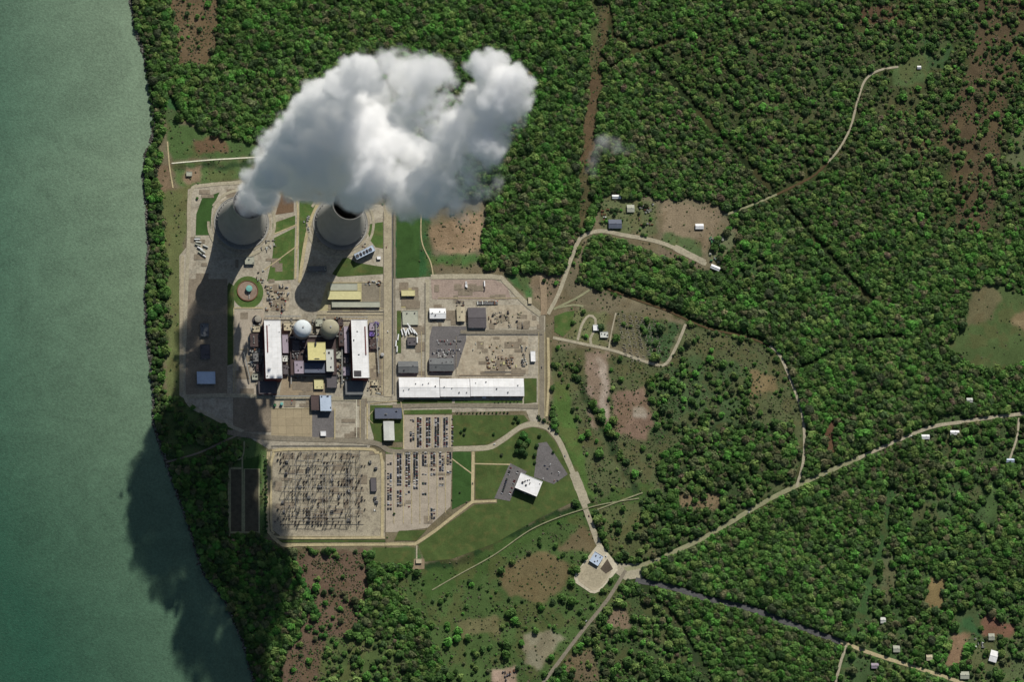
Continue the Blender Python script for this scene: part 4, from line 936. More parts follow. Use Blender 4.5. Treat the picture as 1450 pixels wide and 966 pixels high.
for x, y, lab, c in ((404, 429, 'red crane truck above the left turbine hall', 'redp'), (398, 446, 'red tank truck just above the left turbine hall roof', 'redp'), (393, 434, 'green truck beside the red crane truck', 'green'), (413, 570, 'red truck on the road below the plant', 'redp'), (686, 410, 'dark truck beside the lone trailer on the gravel yard', 'dark')):
    truck(x, y, 1.4, lab, None, c)
def tank(px, py, r_, h, lab, col, cat='tank', group=None, z=.5):
    root = empty('storage_tank', P(px, py, z)); tag(root, lab, cat, group)
    b = MB(); b.lathe((0, 0, 0), [(r_, 0), (r_, h)], BR[col], 24, False); b.obj('shell', root, smooth=True)
    b = MB(); b.lathe((0, 0, 0), [(r_ + .15, h - .1), (r_ + .15, h + .1), (r_ * .5, h + r_ * .14), (.1, h + r_ * .18)], BR[col], 24); b.obj('roof', root)
    return root
tank(364.8, 453, 7.5, 9, 'round pale tank with dark ring upper left of the left turbine hall', 'concb')
b = MB(); p = P(364, 453.5, .6); b.lathe(p, [(11, 0), (11, 1.6), (10.4, 1.6), (10.4, .1), (.1, .1)], BR['dark'], 28, False); tag(b.obj('tank_bund'), 'round dark bund wall around the pale tank', 'bund')
tank(514, 500.5 - 12, 4, 5, 'small round tank right of the right turbine hall', 'steel')
for o in [o for o in C.objects if o.get('label') == 'small round tank right of the right turbine hall']: o.location = P(541, 503, .5)
tank(398.5, 573, 3.4, 6, 'small mint green round tank below the left turbine hall, right one of two', 'teal'); tank(389, 574.5, 3, 5, 'small dark green round tank below the left turbine hall, left one of two', 'green')
# clarifier with teal centre
root = empty('clarifier', P(350.5, 412, .7)); tag(root, 'large round water treatment basin on grass with teal centre', 'basin')
b = MB(); b.lathe((0, 0, 0), [(24, 0), (24, 1.8), (23, 1.8), (22.6, .6), (.1, .6)], BR['rust'], 40, False); b.obj('basin_wall', root)
b = MB(); b.lathe((0, 0, .65), [(22, 0), (20.5, .2), (.1, .25)], mat('basin_sludge', lin(134, 116, 102), var=.2, scale=.2), 40, False); b.obj('basin_floor', root)
b = MB(); b.lathe((3, 4, 0), [(7.2, 0), (7.2, 8), (.1, 8.8)], BR['teal'], 24, False); b.box((3, -8, 1.8), (1.5, 22, .5), BR['steel']); b.obj('centre_tank', root)

# loose equipment: boxes, skids, containers, machines
def clutter(name, x0, y0, x1, y1, n, lab, group, cat, cols, smin=2.0, smax=5.0, hmin=1.5, hmax=4.5, z=.6, ang=E_ANG):
    protos = []
    for k in range(5):
        b = MB(); r = random
        c = cols[k % len(cols)]
        L, W, H = r.uniform(smin, smax), r.uniform(smin, smax) * .8, r.uniform(hmin, hmax)
        t = k % 5
        if t == 0: b.box((0, 0, 0), (L, W, H), BR[c]); b.box((0, 0, H), (L * .5, W * .5, .7), BR['steel']); b.box((L * .3, 0, H), (.5, W * .8, 1.2), BR['dark'])
        elif t == 1:
            b.bar((-L * .7, 0, W * .4), (L * .7, 0, W * .4), W * .38, BR[c], 12)
            for x in (-L * .4, L * .4): b.box((x, 0, 0), (.6, W * .8, W * .3), BR['dark'])
        elif t == 2: b.lathe((0, 0, 0), [(W * .5, 0), (W * .5, H), (W * .2, H + .6)], BR[c], 14); b.bar((0, 0, H * .6), (L, 0, H * .6), .35, BR['steel']); b.box((L, 0, 0), (1.2, 1.2, H * .7), BR['mach'])
        elif t == 3:
            for y in (-W * .35, 0, W * .35): b.bar((-L * .8, y, H * .5), (L * .8, y, H * .5), .4, BR[c], 6)
            for x in (-L * .6, L * .6): b.box((x, 0, 0), (.5, W, H * .5), BR['dark'])
        else: b.box((0, 0, .3), (L * 1.3, W * .7, H * .7), BR[c]); b.box((-L * .2, 0, .3 + H * .7), (L * .4, W * .5, 1.0), BR['mach']); b.box((0, 0, 0), (L * 1.4, W * .8, .3), BR['dark'])
        protos.append(b.mesh(name))
    for i in range(n):
        o = bpy.data.objects.new(name, random.choice(protos)); C.objects.link(o); o.location = P(random.uniform(x0, x1), random.uniform(y0, y1), z)
        o.rotation_euler.z = ang + random.choice((0, math.pi / 2)) + random.uniform(-.06, .06); tag(o, lab, cat, group)
G = ['mach', 'steel', 'pale', 'dark', 'concb', 'rust']
clutter('transformer', 354, 496, 373, 522, 40, 'grey transformer or switch cabinet left of the left turbine hall', 'transformers left of the left turbine hall', 'transformer', ['mach', 'dark', 'dark', 'pale'], 2.5, 6.5, 2, 6)
clutter('equipment_skid', 358, 522, 374, 548, 24, 'equipment skid at the lower left of the left turbine hall', 'skids at the lower left of the left turbine hall', 'equipment', G, 2, 4)
clutter('equipment_skid', 400, 500, 412, 532, 21, 'machine on the strip between the left turbine hall and auxiliary block', 'machines right of the left turbine hall', 'equipment', G, 2, 5, 2, 6)
clutter('equipment_skid', 400, 452, 416, 472, 21, 'machine or tank between the left turbine hall and white dome', 'machines between left turbine hall and white dome', 'equipment', ['pale', 'mach', 'concb', 'steel'], 3, 6, 2, 7)
clutter('equipment_skid', 356, 460, 372, 472, 12, 'pale machine just below the round tank', 'machines below the round tank', 'equipment', ['pale', 'steel', 'mach'], 2, 5, 2, 5)
clutter('equipment_skid', 440, 448, 460, 478, 24, 'weathered machine in the court between the two domes', 'machines between the domes', 'equipment', ['mach', 'concb', 'gpale'], 3, 6, 2, 8)
clutter('equipment_skid', 476, 492, 496, 540, 34, 'machine on the strip left of the right turbine hall', 'machines left of the right turbine hall', 'equipment', G, 2, 5, 2, 7)
clutter('equipment_skid', 523, 456, 536, 496, 34, 'dark machine or cabinet against the right wall of the right turbine hall', 'machines right of the right turbine hall', 'equipment', ['purple', 'dark', 'mach', 'lav'], 3, 6, 2, 7)
clutter('storage_crate', 520, 535, 542, 558, 27, 'crate or pallet at the lower right of the right turbine hall', 'crates right of the right turbine hall', 'crate', ['tan', 'concb', 'rust', 'pale'], 2, 4, 1, 3)
clutter('storage_container', 376, 405, 410, 440, 40, 'container or crate in the laydown yard above the left turbine hall', 'containers above the left turbine hall', 'container', ['pale', 'tan', 'mach', 'rust', 'steel'], 2.5, 6, 1.5, 4)
clutter('storage_container', 518, 398, 540, 404, 13, 'container in the short row above the halls of the upper yard', 'containers above the upper halls', 'container', ['white2', 'rust', 'dark', 'steel'], 2.5, 5, 2, 3)
clutter('storage_container', 692, 440, 742, 464, 34, 'crate or vehicle on the tan yard right of the dark gabled workshop', 'crates on the tan yard', 'crate', ['cream', 'dark', 'mach', 'tan', 'rust'], 2.5, 6, 1.5, 3)
clutter('dirt_heap', 682, 506, 736, 522, 40, 'pile of material on the bare yard above the white warehouse', 'material piles on the bare yard', 'pile', ['dirt', 'rust', 'dark', 'cream', 'brown'], 2.5, 6, 1, 2.6)
clutter('storage_container', 668, 484, 740, 502, 15, 'single crate on the open middle of the bare yard', 'crates in the open bare yard', 'crate', ['cream', 'pale', 'dirt'], 2, 4, 1, 2.5)
clutter('storage_container', 738, 488, 748, 520, 18, 'container at the right side of the bare yard', 'containers at the right side of the bare yard', 'container', ['mach', 'pale', 'dark'], 2, 5, 2, 3)
clutter('storage_container', 612, 498, 642, 506, 21, 'pale crate just above the grey gabled building', 'crates above the grey gabled building', 'crate', ['pale', 'white2', 'mach'], 2, 4, 1.5, 3)
clutter('storage_container', 645, 425, 660, 434, 12, 'dark crate above the narrow tan shed', 'crates above the narrow tan shed', 'crate', ['dark', 'rust', 'mach'], 2, 3, 1.5, 3)
clutter('equipment_skid', 370, 338, 392, 356, 12, 'machine beside the nearer cooling tower apron', 'machines right of the nearer cooling tower', 'equipment', ['pale', 'mach', 'dark'], 2, 5, 1.5, 4)
clutter('equipment_skid', 430, 306, 438, 330, 12, 'pale machine left of the farther cooling tower', 'machines left of the farther cooling tower', 'equipment', ['pale', 'mach'], 2, 4, 1.5, 4)
clutter('equipment_skid', 512, 345, 520, 352, 4, 'machine between the farther tower and angled cooling unit', 'machines by the angled cooling unit', 'equipment', ['mach', 'rust'], 2, 4, 1.5, 4)
clutter('storage_container', 362, 382, 374, 400, 12, 'crate on the path below the nearer cooling tower', 'crates below the nearer cooling tower', 'crate', ['rust', 'pale', 'green'], 2, 4, 1.5, 3)
clutter('farm_shed', 905, 288, 925, 325, 18, 'weathered shed or wreck under trees right of the clearing houses', 'sheds under trees right of the clearing houses', 'shed', ['gpale', 'rust', 'mach'], 3, 6, 1.5, 3)
clutter('farm_shed', 852, 295, 862, 318, 7, 'parked trailer or shed left of the dark roofed house', 'sheds left of the dark roofed house', 'shed', ['pale', 'rust'], 3, 6, 1.5, 3)
clutter('farm_shed', 1005, 335, 1025, 372, 21, 'low shed in the rows beside the end of the gravel lane', 'sheds in rows at the lane end', 'shed', ['gpale', 'green', 'mach'], 4, 8, 1.5, 3)
clutter('farm_shed', 1370, 905, 1395, 920, 12, 'cluttered shed left of the white barn', 'sheds left of the white barn', 'shed', ['gpale', 'mach', 'pale'], 3, 6, 1.5, 3)
clutter('mud_box', 710, 950, 728, 964, 10, 'dark crate on the bare patch at the bottom edge', 'crates at the bottom edge', 'crate', ['dark', 'rust', 'lav'], 2.5, 5, 1.5, 3)
clutter('equipment_skid', 410, 531, 432, 536, 12, 'machine on the strip just below the auxiliary block', 'machines below the auxiliary block', 'equipment', ['mach', 'rust', 'concb'], 2, 4, 2, 4)
clutter('equipment_skid', 472, 450, 486, 468, 18, 'dark machine right of and above the tan dome', 'machines by the tan dome', 'equipment', ['dark', 'mach', 'rust'], 3, 6, 3, 7)
clutter('equipment_skid', 474, 500, 484, 540, 24, 'brown machine between the pale roofed block and right turbine hall', 'machines right of the pale roofed block', 'equipment', ['rust', 'mach', 'dark', 'gpale'], 3, 6, 2, 6)
clutter('equipment_skid', 352, 466, 374, 500, 27, 'dark machine against the left wall of the left turbine hall', 'machines against the left turbine hall', 'equipment', ['dark', 'mach', 'rust', 'pale'], 3, 7, 2, 6)
clutter('equipment_skid', 414, 478, 434, 508, 27, 'dark machine on the low roofs left of the yellow roof', 'machines on the low roofs', 'equipment', ['dark', 'mach', 'brown', 'lav'], 3, 6, 1, 3, z=11.8)
def pipe_rack(x0, y0, x1, y1, lab, h=6):
    b = MB(); A = P(x0, y0, .6); B = P(x1, y1, .6); n = max(2, int((B - A).length / 8)); dr = (B - A).normalized(); sd_ = Vector((-dr.y, dr.x, 0))
    for k in range(n + 1):
        q = A.lerp(B, k / n)
        for s_ in (-1.6, 1.6): b.bar(q + sd_ * s_, q + sd_ * s_ + Vector((0, 0, h)), .2, BR['steel'])
        b.bar(q - sd_ * 1.8 + Vector((0, 0, h)), q + sd_ * 1.8 + Vector((0, 0, h)), .2, BR['steel'])
    for s_, r_ in ((-1.3, .35), (-.3, .5), (.8, .3), (1.4, .25)): b.bar(A + sd_ * s_ + Vector((0, 0, h + r_)), B + sd_ * s_ + Vector((0, 0, h + r_)), r_, BR['pale' if r_ > .4 else 'mach'], 6)
    tag(b.obj('pipe_rack'), lab, 'pipe rack')
pipe_rack(409, 480, 435, 480, 'short pipe rack crossing the dark court below the white dome', 13)
pipe_rack(414, 478.5, 478, 478.5, 'long thin pipe rack crossing below both domes', 14)
pipe_rack(375, 449, 425, 449, 'pipe rack across the top of the left turbine hall')
pipe_rack(480, 450, 520, 450, 'pipe rack across the top of the right turbine hall')
pipe_rack(532, 460, 536, 530, 'pipe rack running down the right side of the plant')
pipe_rack(412, 505, 412, 545, 'pipe rack running down left of the auxiliary block')
pipe_rack(484, 468, 484, 545, 'pipe rack running down left of the right turbine hall')
pipe_rack(345, 500, 354, 540, 'pipe rack on the paving left of the transformers')
pipe_rack(386, 562, 470, 562, 'pipe rack along the lane below the plant')
# training ground: low ruined walls in a grid
for i in range(7):
    for j in range(11):
        if random.random() < .9:
            b = MB(); x = 875 + i * 8.4 + j * 1.2; y = 446 + j * 6.3 + i * 1.3
            if x > 940 - max(0, (y - 470)) * .1: continue
            L_ = random.uniform(5, 8); W_ = random.uniform(4, 7); hh = random.uniform(.8, 2)
            for (cx, cy, sx, sy) in ((0, W_ / 2, L_, .6), (0, -W_ / 2, L_, .6), (L_ / 2, 0, .6, W_)): b.box((cx, cy, 0), (sx, sy, hh), BR['concb'])
            o = b.obj('low_wall'); o.location = P(x, y, .1); o.rotation_euler.z = random.choice((-.25, -.3, 1.3)); tag(o, 'low concrete wall fragment in the overgrown training ground', 'low wall', 'low walls of the training ground')

# ---------------------------------------------------------------- switchyard
m_st = mat('lattice_steel', (.17, .165, .15), var=.1, rough=.6)
m_ins = mat('porcelain', (.10, .06, .05), var=.1, rough=.4)
def gantry_mesh(span, h=15):
    root = empty('switchyard_gantry', (0, 0, 0)); 
    for s in (-1, 1):
        b = MB(); x = s * span / 2
        for dx in (-.8, .8):
            for dy in (-.8, .8): b.bar((x + dx * 1.6, dy * 1.6, 0), (x + dx * .5, dy * .5, h), .13, m_st)
        for k in range(5):
            t0, t1 = k / 5, (k + 1) / 5; w0, w1 = 1.28 - .88 * t0, 1.28 - .88 * t1
            b.bar((x - w0, -w0, h * t0), (x + w1, -w1, h * t1), .12, m_st); b.bar((x + w0, w0, h * t0), (x - w1, w1, h * t1), .12, m_st)
        b.bar((x, 0, h), (x, 0, h + 4), .12, m_st); b.obj('lattice_leg', root)
    b = MB()
    for dy in (-.6, .6):
        for dz in (0, 1.1): b.bar((-span / 2, dy, h - 1.2 + dz), (span / 2, dy, h - 1.2 + dz), .15, m_st)
    n = max(4, int(span / 2))
    for k in range(n):
        x0 = -span / 2 + span * k / n; x1 = x0 + span / n
        b.bar((x0, -.6, h - .1), (x1, .6, h - .1), .12, m_st)
    b.obj('crossbeam', root)
    b = MB()
    for x in np.linspace(-span / 2 + 3, span / 2 - 3, 3): b.bar((x, 0, h - 1.3), (x, 0, h - 3.6), .25, m_ins, 6)
    b.obj('insulator_string', root)
    return root
g18 = gantry_mesh(19); g28 = gantry_mesh(30, 18)
first = {0: True, 1: True}
def put_gantry(px, py, rz, kind, lab, grp):
    src = (g18, g28)[kind]
    o = src if first[kind] else copy_tree(src); first[kind] = False
    o.location = P(px, py, LY[2]); o.rotation_euler.z = rz; tag(o, lab, 'gantry', grp)
for r_, y in enumerate((645, 663, 682, 700, 724, 741)):
    for c_ in range(9):
        x = 405 + c_ * 12.2
        if random.random() < .2: continue
        put_gantry(x + random.uniform(-1, 1), y + random.uniform(-1.5, 1.5), E_ANG, 0, 'steel lattice gantry in a crosswise line of the switchyard', 'crosswise switchyard gantries')
for c_, x in enumerate((408, 424, 441, 464, 494, 509)):
    for r_ in range(5):
        if random.random() < .25: continue
        put_gantry(x + random.uniform(-1, 1), 650 + r_ * 20 + random.uniform(-2, 2), E_ANG + math.pi / 2, 1, 'taller steel lattice gantry running lengthwise in the switchyard', 'lengthwise switchyard gantries')
# bus bars
for y in (653, 658.5, 672, 676, 690, 706, 718, 728, 732):
    x0, x1 = sorted((random.uniform(396, 430), random.uniform(470, 515)))
    b = MB(); A = P(x0, y, 9); B = P(x1, y + random.uniform(-.3, .3), 9); b.bar(A, B, .28, BR['steel'], 6)
    n = int((B - A).length / 12)
    for k in range(n + 1): q = A.lerp(B, k / n); b.bar((q.x, q.y, .3), (q.x, q.y, 9), .28, m_st)
    tag(b.obj('bus_bar'), 'long steel bus bar on posts crossing the switchyard', 'bus bar', 'crosswise bus bars')
for x in (436, 440, 446, 457, 461, 466, 470, 490, 494, 500, 418, 422):
    y0, y1 = sorted((random.uniform(640, 670), random.uniform(690, 742)))
    b = MB(); A = P(x, y0, 11); B = P(x, y1, 11); b.bar(A, B, .28, BR['steel'], 6)
    n = int((B - A).length / 12)
    for k in range(n + 1): q = A.lerp(B, k / n); b.bar((q.x, q.y, .3), (q.x, q.y, 11), .28, m_st)
    tag(b.obj('bus_bar'), 'long steel bus bar on posts running up the switchyard', 'bus bar', 'lengthwise bus bars')
def breaker():
    b = MB(); b.box((0, 0, 0), (3.4, 1.6, 1.4), BR['mach']); 
    for x in (-1.3, 0, 1.3): b.bar((x, -.4, 1.4), (x, -.9, 4.6), .3, m_ins, 6); b.bar((x, .4, 1.4), (x, .9, 4.6), .3, m_ins, 6)
    return b.mesh('circuit_breaker')
bm_ = breaker()
def trafo():
    b = MB(); b.box((0, 0, 0), (7, 4, 4), BR['mach']); b.bar((-2.4, 2.4, 5.6), (2.4, 2.4, 5.6), .6, BR['steel'], 10)
    for x in (-2, 0, 2): b.bar((x, 0, 4), (x, -.8, 7.2), .35, m_ins, 6)
    for k in range(6): b.box((-3 + k * 1.2, -2.5, .4), (.3, 1.2, 3), BR['steel'])
    return b.mesh('power_transformer')
tm_ = trafo()
for i in range(210):
    x, y = random.uniform(390, 516), random.uniform(640, 744)
    x = round(x / 4.1) * 4.1; y = round(y / 4.4) * 4.4
    o = bpy.data.objects.new('circuit_breaker', bm_); C.objects.link(o); o.location = P(x, y, LY[2]); o.rotation_euler.z = E_ANG + random.choice((0, math.pi / 2)); o.scale = (random.uniform(.8, 1.3),) * 3
    tag(o, 'circuit breaker with brown insulators on the switchyard gravel', 'circuit breaker', 'switchyard circuit breakers')
for x, y in ((405, 672), (406, 655), (470, 680), (494, 679), (480, 704), (494, 696), (452, 690), (425, 690), (437, 705), (400, 712), (402, 725), (524, 655), (532, 664), (533, 712), (531, 706), (436, 664), (470, 725), (493, 737), (437, 738)):
    o = bpy.data.objects.new('power_transformer', tm_); C.objects.link(o); o.location = P(x, y, LY[2]); o.rotation_euler.z = E_ANG + random.choice((0, math.pi / 2))
    tag(o, 'grey power transformer with three bushings in the switchyard', 'transformer', 'switchyard power transformers')
clutter('equipment_skid', 528, 702, 535, 724, 10, 'white cabinet in the column at the right side of the switchyard', 'cabinets at the right side of the switchyard', 'cabinet', ['white2', 'dark', 'pale'], 2, 3, 1.5, 3)
# fence around the plant
def fence(name, line, lab, h=2.6):
    b = MB()
    pts = []
    for (x1, y1), (x2, y2) in zip(line, line[1:]):
        n = max(1, int(math.hypot(x2 - x1, y2 - y1) / 3))
        pts += [P(x1 + (x2 - x1) * k / n, y1 + (y2 - y1) * k / n, .6) for k in range(n)]
    pts.append(P(*line[-1], .6))
    for p, q in zip(pts, pts[1:]):
        b.bar(p, p + Vector((0, 0, h)), .12, m_st)
        for z in (.3, h * .5, h): b.bar(p + Vector((0, 0, z)), q + Vector((0, 0, z)), .06, m_st)
    tag(b.obj(name), lab, 'fence')
fence('security_fence', [(380, 637), (380, 750), (398, 769), (546, 769), (546, 640), (534, 631), (390, 631), (380, 637)], 'steel post fence around the switchyard')
fence('security_fence', [(322, 300), (330, 400), (328, 555), (380, 562), (548, 570), (555, 562), (555, 300)], 'steel post fence around the reactor and turbine area')
fence('security_fence', [(560, 470), (560, 532)], 'steel post fence left of the fanned trailers')
fence('security_fence', [(764, 470), (764, 530), (644, 532)], 'steel post fence around the bare yard')

# ---------------------------------------------------------------- trees
def leaf_material(name):
    m = bpy.data.materials.new(name); m.use_nodes = True; t = m.node_tree; N = t.nodes; L = t.links
    b = N['Principled BSDF']; b.inputs['Roughness'].default_value = .7; b.inputs['Specular IOR Level'].default_value = .15
    at = N.new('ShaderNodeAttribute'); at.attribute_name = 'Col'
    L.new(at.outputs['Color'], b.inputs['Base Color'])
    tl = N.new('ShaderNodeBsdfTranslucent'); mix = N.new('ShaderNodeMixShader'); mix.inputs[0].default_value = .2      # thin leaves let light through
    L.new(at.outputs['Color'], tl.inputs['Color']); L.new(b.outputs[0], mix.inputs[1]); L.new(tl.outputs[0], mix.inputs[2]); L.new(mix.outputs[0], N['Material Output'].inputs['Surface'])
    return m
m_leaf = leaf_material('foliage'); m_bark = mat('bark', (.09, .07, .05), var=.2)
def crown_arrays(seed, ntri, R=1.0, hgt=.5, tri=.66):
    """unit crown: leaf-clump faces over a lumpy dome; returns triangle vertices (n,3,3) and per-face tone"""
    r = np.random.default_rng(seed)
    k = 5 + seed % 3
    lob = r.normal(size=(k, 3)); lob[:, 2] = np.abs(lob[:, 2]) * .6; lob /= np.linalg.norm(lob, axis=1)[:, None]
    dirs = r.normal(size=(ntri, 3)); dirs[:, 2] = np.where(dirs[:, 2] < -.3, -dirs[:, 2], dirs[:, 2]); dirs /= np.linalg.norm(dirs, axis=1)[:, None]
    lump = np.max(dirs @ lob.T, axis=1)
    rad = (.62 + .42 * np.clip(lump, 0, 1) ** 3) * r.uniform(.82, 1.0, ntri)
    c = dirs * rad[:, None] * np.array([R, R, hgt * R * .8]); c[:, 2] += hgt * R
    nrm = dirs + r.normal(size=(ntri, 3)) * .3; nrm[:, 2] += .3; nrm /= np.linalg.norm(nrm, axis=1)[:, None]
    u = np.cross(nrm, r.normal(size=(ntri, 3))); u /= np.linalg.norm(u, axis=1)[:, None]; v = np.cross(nrm, u)
    s = tri * r.uniform(.6, 1.15, (ntri, 3, 1)); a = np.array([0, 2.1, 4.2])[None, :, None] + r.uniform(-.3, .3, (ntri, 3, 1))
    T = c[:, None, :] + (u[:, None, :] * np.cos(a) + v[:, None, :] * np.sin(a)) * s
    return T.astype(np.float32), r.uniform(.8, 1.2, ntri)
VAR = [crown_arrays(100 + i, 38) for i in range(14)]
SH = [crown_arrays(300 + i, 14, hgt=.45, tri=.75) for i in range(8)]
PAL = np.array([(.045, .098, .030), (.058, .128, .034), (.092, .150, .048), (.070, .092, .048), (.060, .170, .036), (.034, .066, .028), (.098, .104, .062), (.105, .088, .070)])
def tints(px, py):
    """species colour of each tree, drifting over the ground plan"""
    n = len(px); muted = np.clip(fbm(px / 45, py / 45, seed=41, oct=3) * 2.2 - .75, 0, 1)
    ne = ((px > 900) & (py < 320)) | ((px > 960) & (px < 1330) & (py > 590) & (py < 720))
    muted = np.where(ne, np.clip(muted + .35, 0, 1), muted * .5)
    w0 = np.array([.2, .3, .15, .07, .16, .1, .02, .0]); w1 = np.array([.18, .2, .14, .24, .04, .12, .08, .015])
    W = w0[None] * (1 - muted[:, None]) + w1[None] * muted[:, None]
    br = fbm(px / 28, py / 28, seed=77, oct=3); W[:, 4] *= np.clip(br * 4 - 1.2, .1, 3)
    cs = np.cumsum(W, 1); cs /= cs[:, -1:]
    i = (rng.random(n)[:, None] > cs).sum(1).clip(0, 7)
    c = PAL[i] * np.array([1.72, 1.58, 1.36]) * rng.uniform(.8, 1.22, (n, 1)) * (0.55 + .9 * fbm(px / 20, py / 20, seed=55, oct=3))[:, None]
    return c
def sample_grid(a, px, py):
    i = np.clip(((px - gx[0]) / STEP).round().astype(int), 0, len(gx) - 1); j = np.clip(((py - gy[0]) / STEP).round().astype(int), 0, len(gy) - 1)
    return a[j, i]
HOUSES = [(871, 318), (893, 296), (1014, 379), (1407, 931), (1404, 903), (1430, 653), (1250, 879), (1269, 920), (1239, 944), (1316, 932), (1406, 924), (1410, 936), (1402, 936), (1398, 942), (1366, 957), (1310, 619), (1373, 567), (1352, 613), (990, 320), (1301, 95), (873, 279)]
def candidates(step, jit, x0=-60, x1=1620, y0=-160, y1=1120):
    xs = np.arange(x0, x1, step); ys = np.arange(y0, y1, step * .9); A, B = np.meshgrid(xs, ys)
    A[1::2] += step / 2
    return (A + rng.uniform(-jit, jit, A.shape)).ravel(), (B + rng.uniform(-jit, jit, B.shape)).ravel()
px, py = candidates(3.5, 1.4)
den = sample_grid(gtree, px, py); cl = sample_grid(gclear, px, py)
cl = clearance(px, py)
gapn = fbm(px / 12, py / 12, seed=88, oct=3)
den = np.where(den >= .95, np.where(gapn < .24, .35, 1.0), den * np.clip((gapn - .3) * 5, 0, 1.6))
ok = (rng.random(len(px)) < den) & (px > shore_x(py) + 4)
size = rng.gamma(6, 1 / 6.0, len(px)) * 1.0
size = np.clip(size, .5, 2.0) * (0.82 + .5 * fbm(px / 22, py / 22, seed=21, oct=3))
ne = (px > 900) & (py < 330); size = np.where(ne, size * .86, size)
rad = size * 4.5                                            # crown radius in metres
ok &= cl > rad / MPP * .62
for hx, hy in HOUSES: ok &= np.hypot(px - hx, py - hy) > 8
for nm, poly, m_, ly in YARDS: ok &= ~inpoly(px, py, poly)
ok &= ~inpoly(px, py, [(864, 438), (945, 440), (972, 456), (945, 518), (862, 496)]) | (rng.random(len(px)) < .25)
# shore strip and rows are denser and single trees stand in them
EX = []
def row(x0, y0, x1, y1, n, s, jit, lab, grp):
    for i in range(n):
        t = (i + .5) / n; EX.append((x0 + (x1 - x0) * t + random.uniform(-jit, jit), y0 + (y1 - y0) * t + random.uniform(-jit, jit), s * random.uniform(.75, 1.2), lab, grp))
sh = [(220, 222, 214, 300), (214, 300, 218, 380), (218, 380, 213, 450), (213, 450, 218, 530), (218, 530, 224, 590)]
for a in sh: row(*a, 15, 5.2, 4.5, 'broadleaf tree in the belt between the river and the mown strip', 'trees of the shore belt')
for a in sh[1:]: row(a[0] + 8, a[1], a[2] + 9, a[3], 8, 4.2, 3.5, 'smaller tree on the land side of the shore belt', 'small trees of the shore belt')
row(206, 70, 222, 215, 26, 4.5, 2.5, 'dark tree leaning over the upper river bank', 'trees on the upper river bank')
row(192, 5, 205, 66, 12, 4, 2, 'dark tree leaning over the upper river bank', 'trees on the upper river bank')
row(645, 585.5, 722, 584.5, 14, 2.1, .3, 'small round tree in the planted row below the white warehouse', 'planted row below the warehouse')
row(698, 570, 736, 569, 7, 1.8, .4, 'small shrub-like tree against the lower wall of the warehouse', 'shrubs against the warehouse')
for x, y, s, lab in ((741, 618, 9.5, 'large bright green tree at the top of the lawn clump'), (735, 628, 8, 'large tree at the left of the lawn clump'), (747, 626, 7.5, 'bright tree at the right of the lawn clump'), (738, 640, 8.5, 'dark broad tree in the middle of the lawn clump'),
                      (731, 641, 6.5, 'dark tree at the lower left of the lawn clump'), (744, 644, 6, 'dark tree at the foot of the lawn clump'), (742, 632, 8, 'broad green tree at the heart of the lawn clump'),
                      (653, 612, 4, 'dark tree on the square lawn, left of a close pair'), (658, 608, 4, 'dark tree on the square lawn, right of a close pair'), (657, 616, 3.2, 'small tree just below the pair on the square lawn'),
                      (699, 615, 3.6, 'round tree alone at the road side of the square lawn'), (730, 592, 5, 'dark tree at the upper right corner of the square lawn'), (734, 597, 4.5, 'dark tree beside the corner tree of the square lawn'),
                      (727, 598, 4, 'small tree left of the corner trees of the square lawn'), (710, 645, 3.6, 'small round tree alone between the lanes of the office lawn'), (760, 632, 5, 'dark tree at the top left of the dark car park'),
                      (757, 645, 4.6, 'dark tree at the left edge of the dark car park'), (783, 641, 3.4, 'small dark tree at the right edge of the dark car park'), (764, 617, 4.6, 'tree between the lawn clump and bend in the entrance road'), (757, 656, 3.6, 'small tree at the lower left of the dark car park'),
                      (651, 698, 2.2, 'tiny tree alone on the lawn right of the car park'), (523, 655, 3.0, 'small round bush inside the upper right corner of the switchyard'), (531, 665, 3.0, 'small pale bush inside the right edge of the switchyard'),
                      (558, 728, 3, 'small tree at the lower edge of the car park'), (762, 590, 4, 'tree left of the entrance road bend'), (770, 596, 4.5, 'dark tree on the outside of the entrance road bend'), (764, 594, 4, 'dark tree in the crook of the road bend'),
                      (791, 740 - 0, 3.4, 'lone bush above the brown field left of the entrance road'), (849, 738, 3.6, 'dark tree beside the entrance road above the roundabout'), (770, 398, 5, 'dark tree at the top of the sandy track'), (279, 281, 3.4, 'lone small tree at the bend of the ring road'),
                      (866, 298, 5, 'dark tree above the dark roofed house'), (870, 304, 5, 'dark tree touching the dark roofed house'), (905, 302, 4, 'tree between the sheds of the clearing'), (912, 318, 4.5, 'tree at the lower end of the clearing sheds')):
    EX.append((x, y, s, lab, None))
row(420, 806, 450, 876, 22, 6.2, 3.5, 'bright green tree in the line edging the brown clearing below the switchyard', 'bright tree line below the switchyard')
row(376, 650, 377, 755, 18, 3.6, 1.2, 'dark tree in the narrow hedge row left of the switchyard', 'hedge row left of the switchyard')
row(440, 600 + 290, 470, 905, 6, 5, 4, 'bright green tree in the line edging the brown clearing below the switchyard', 'bright tree line below the switchyard')
nhand = len(EX)
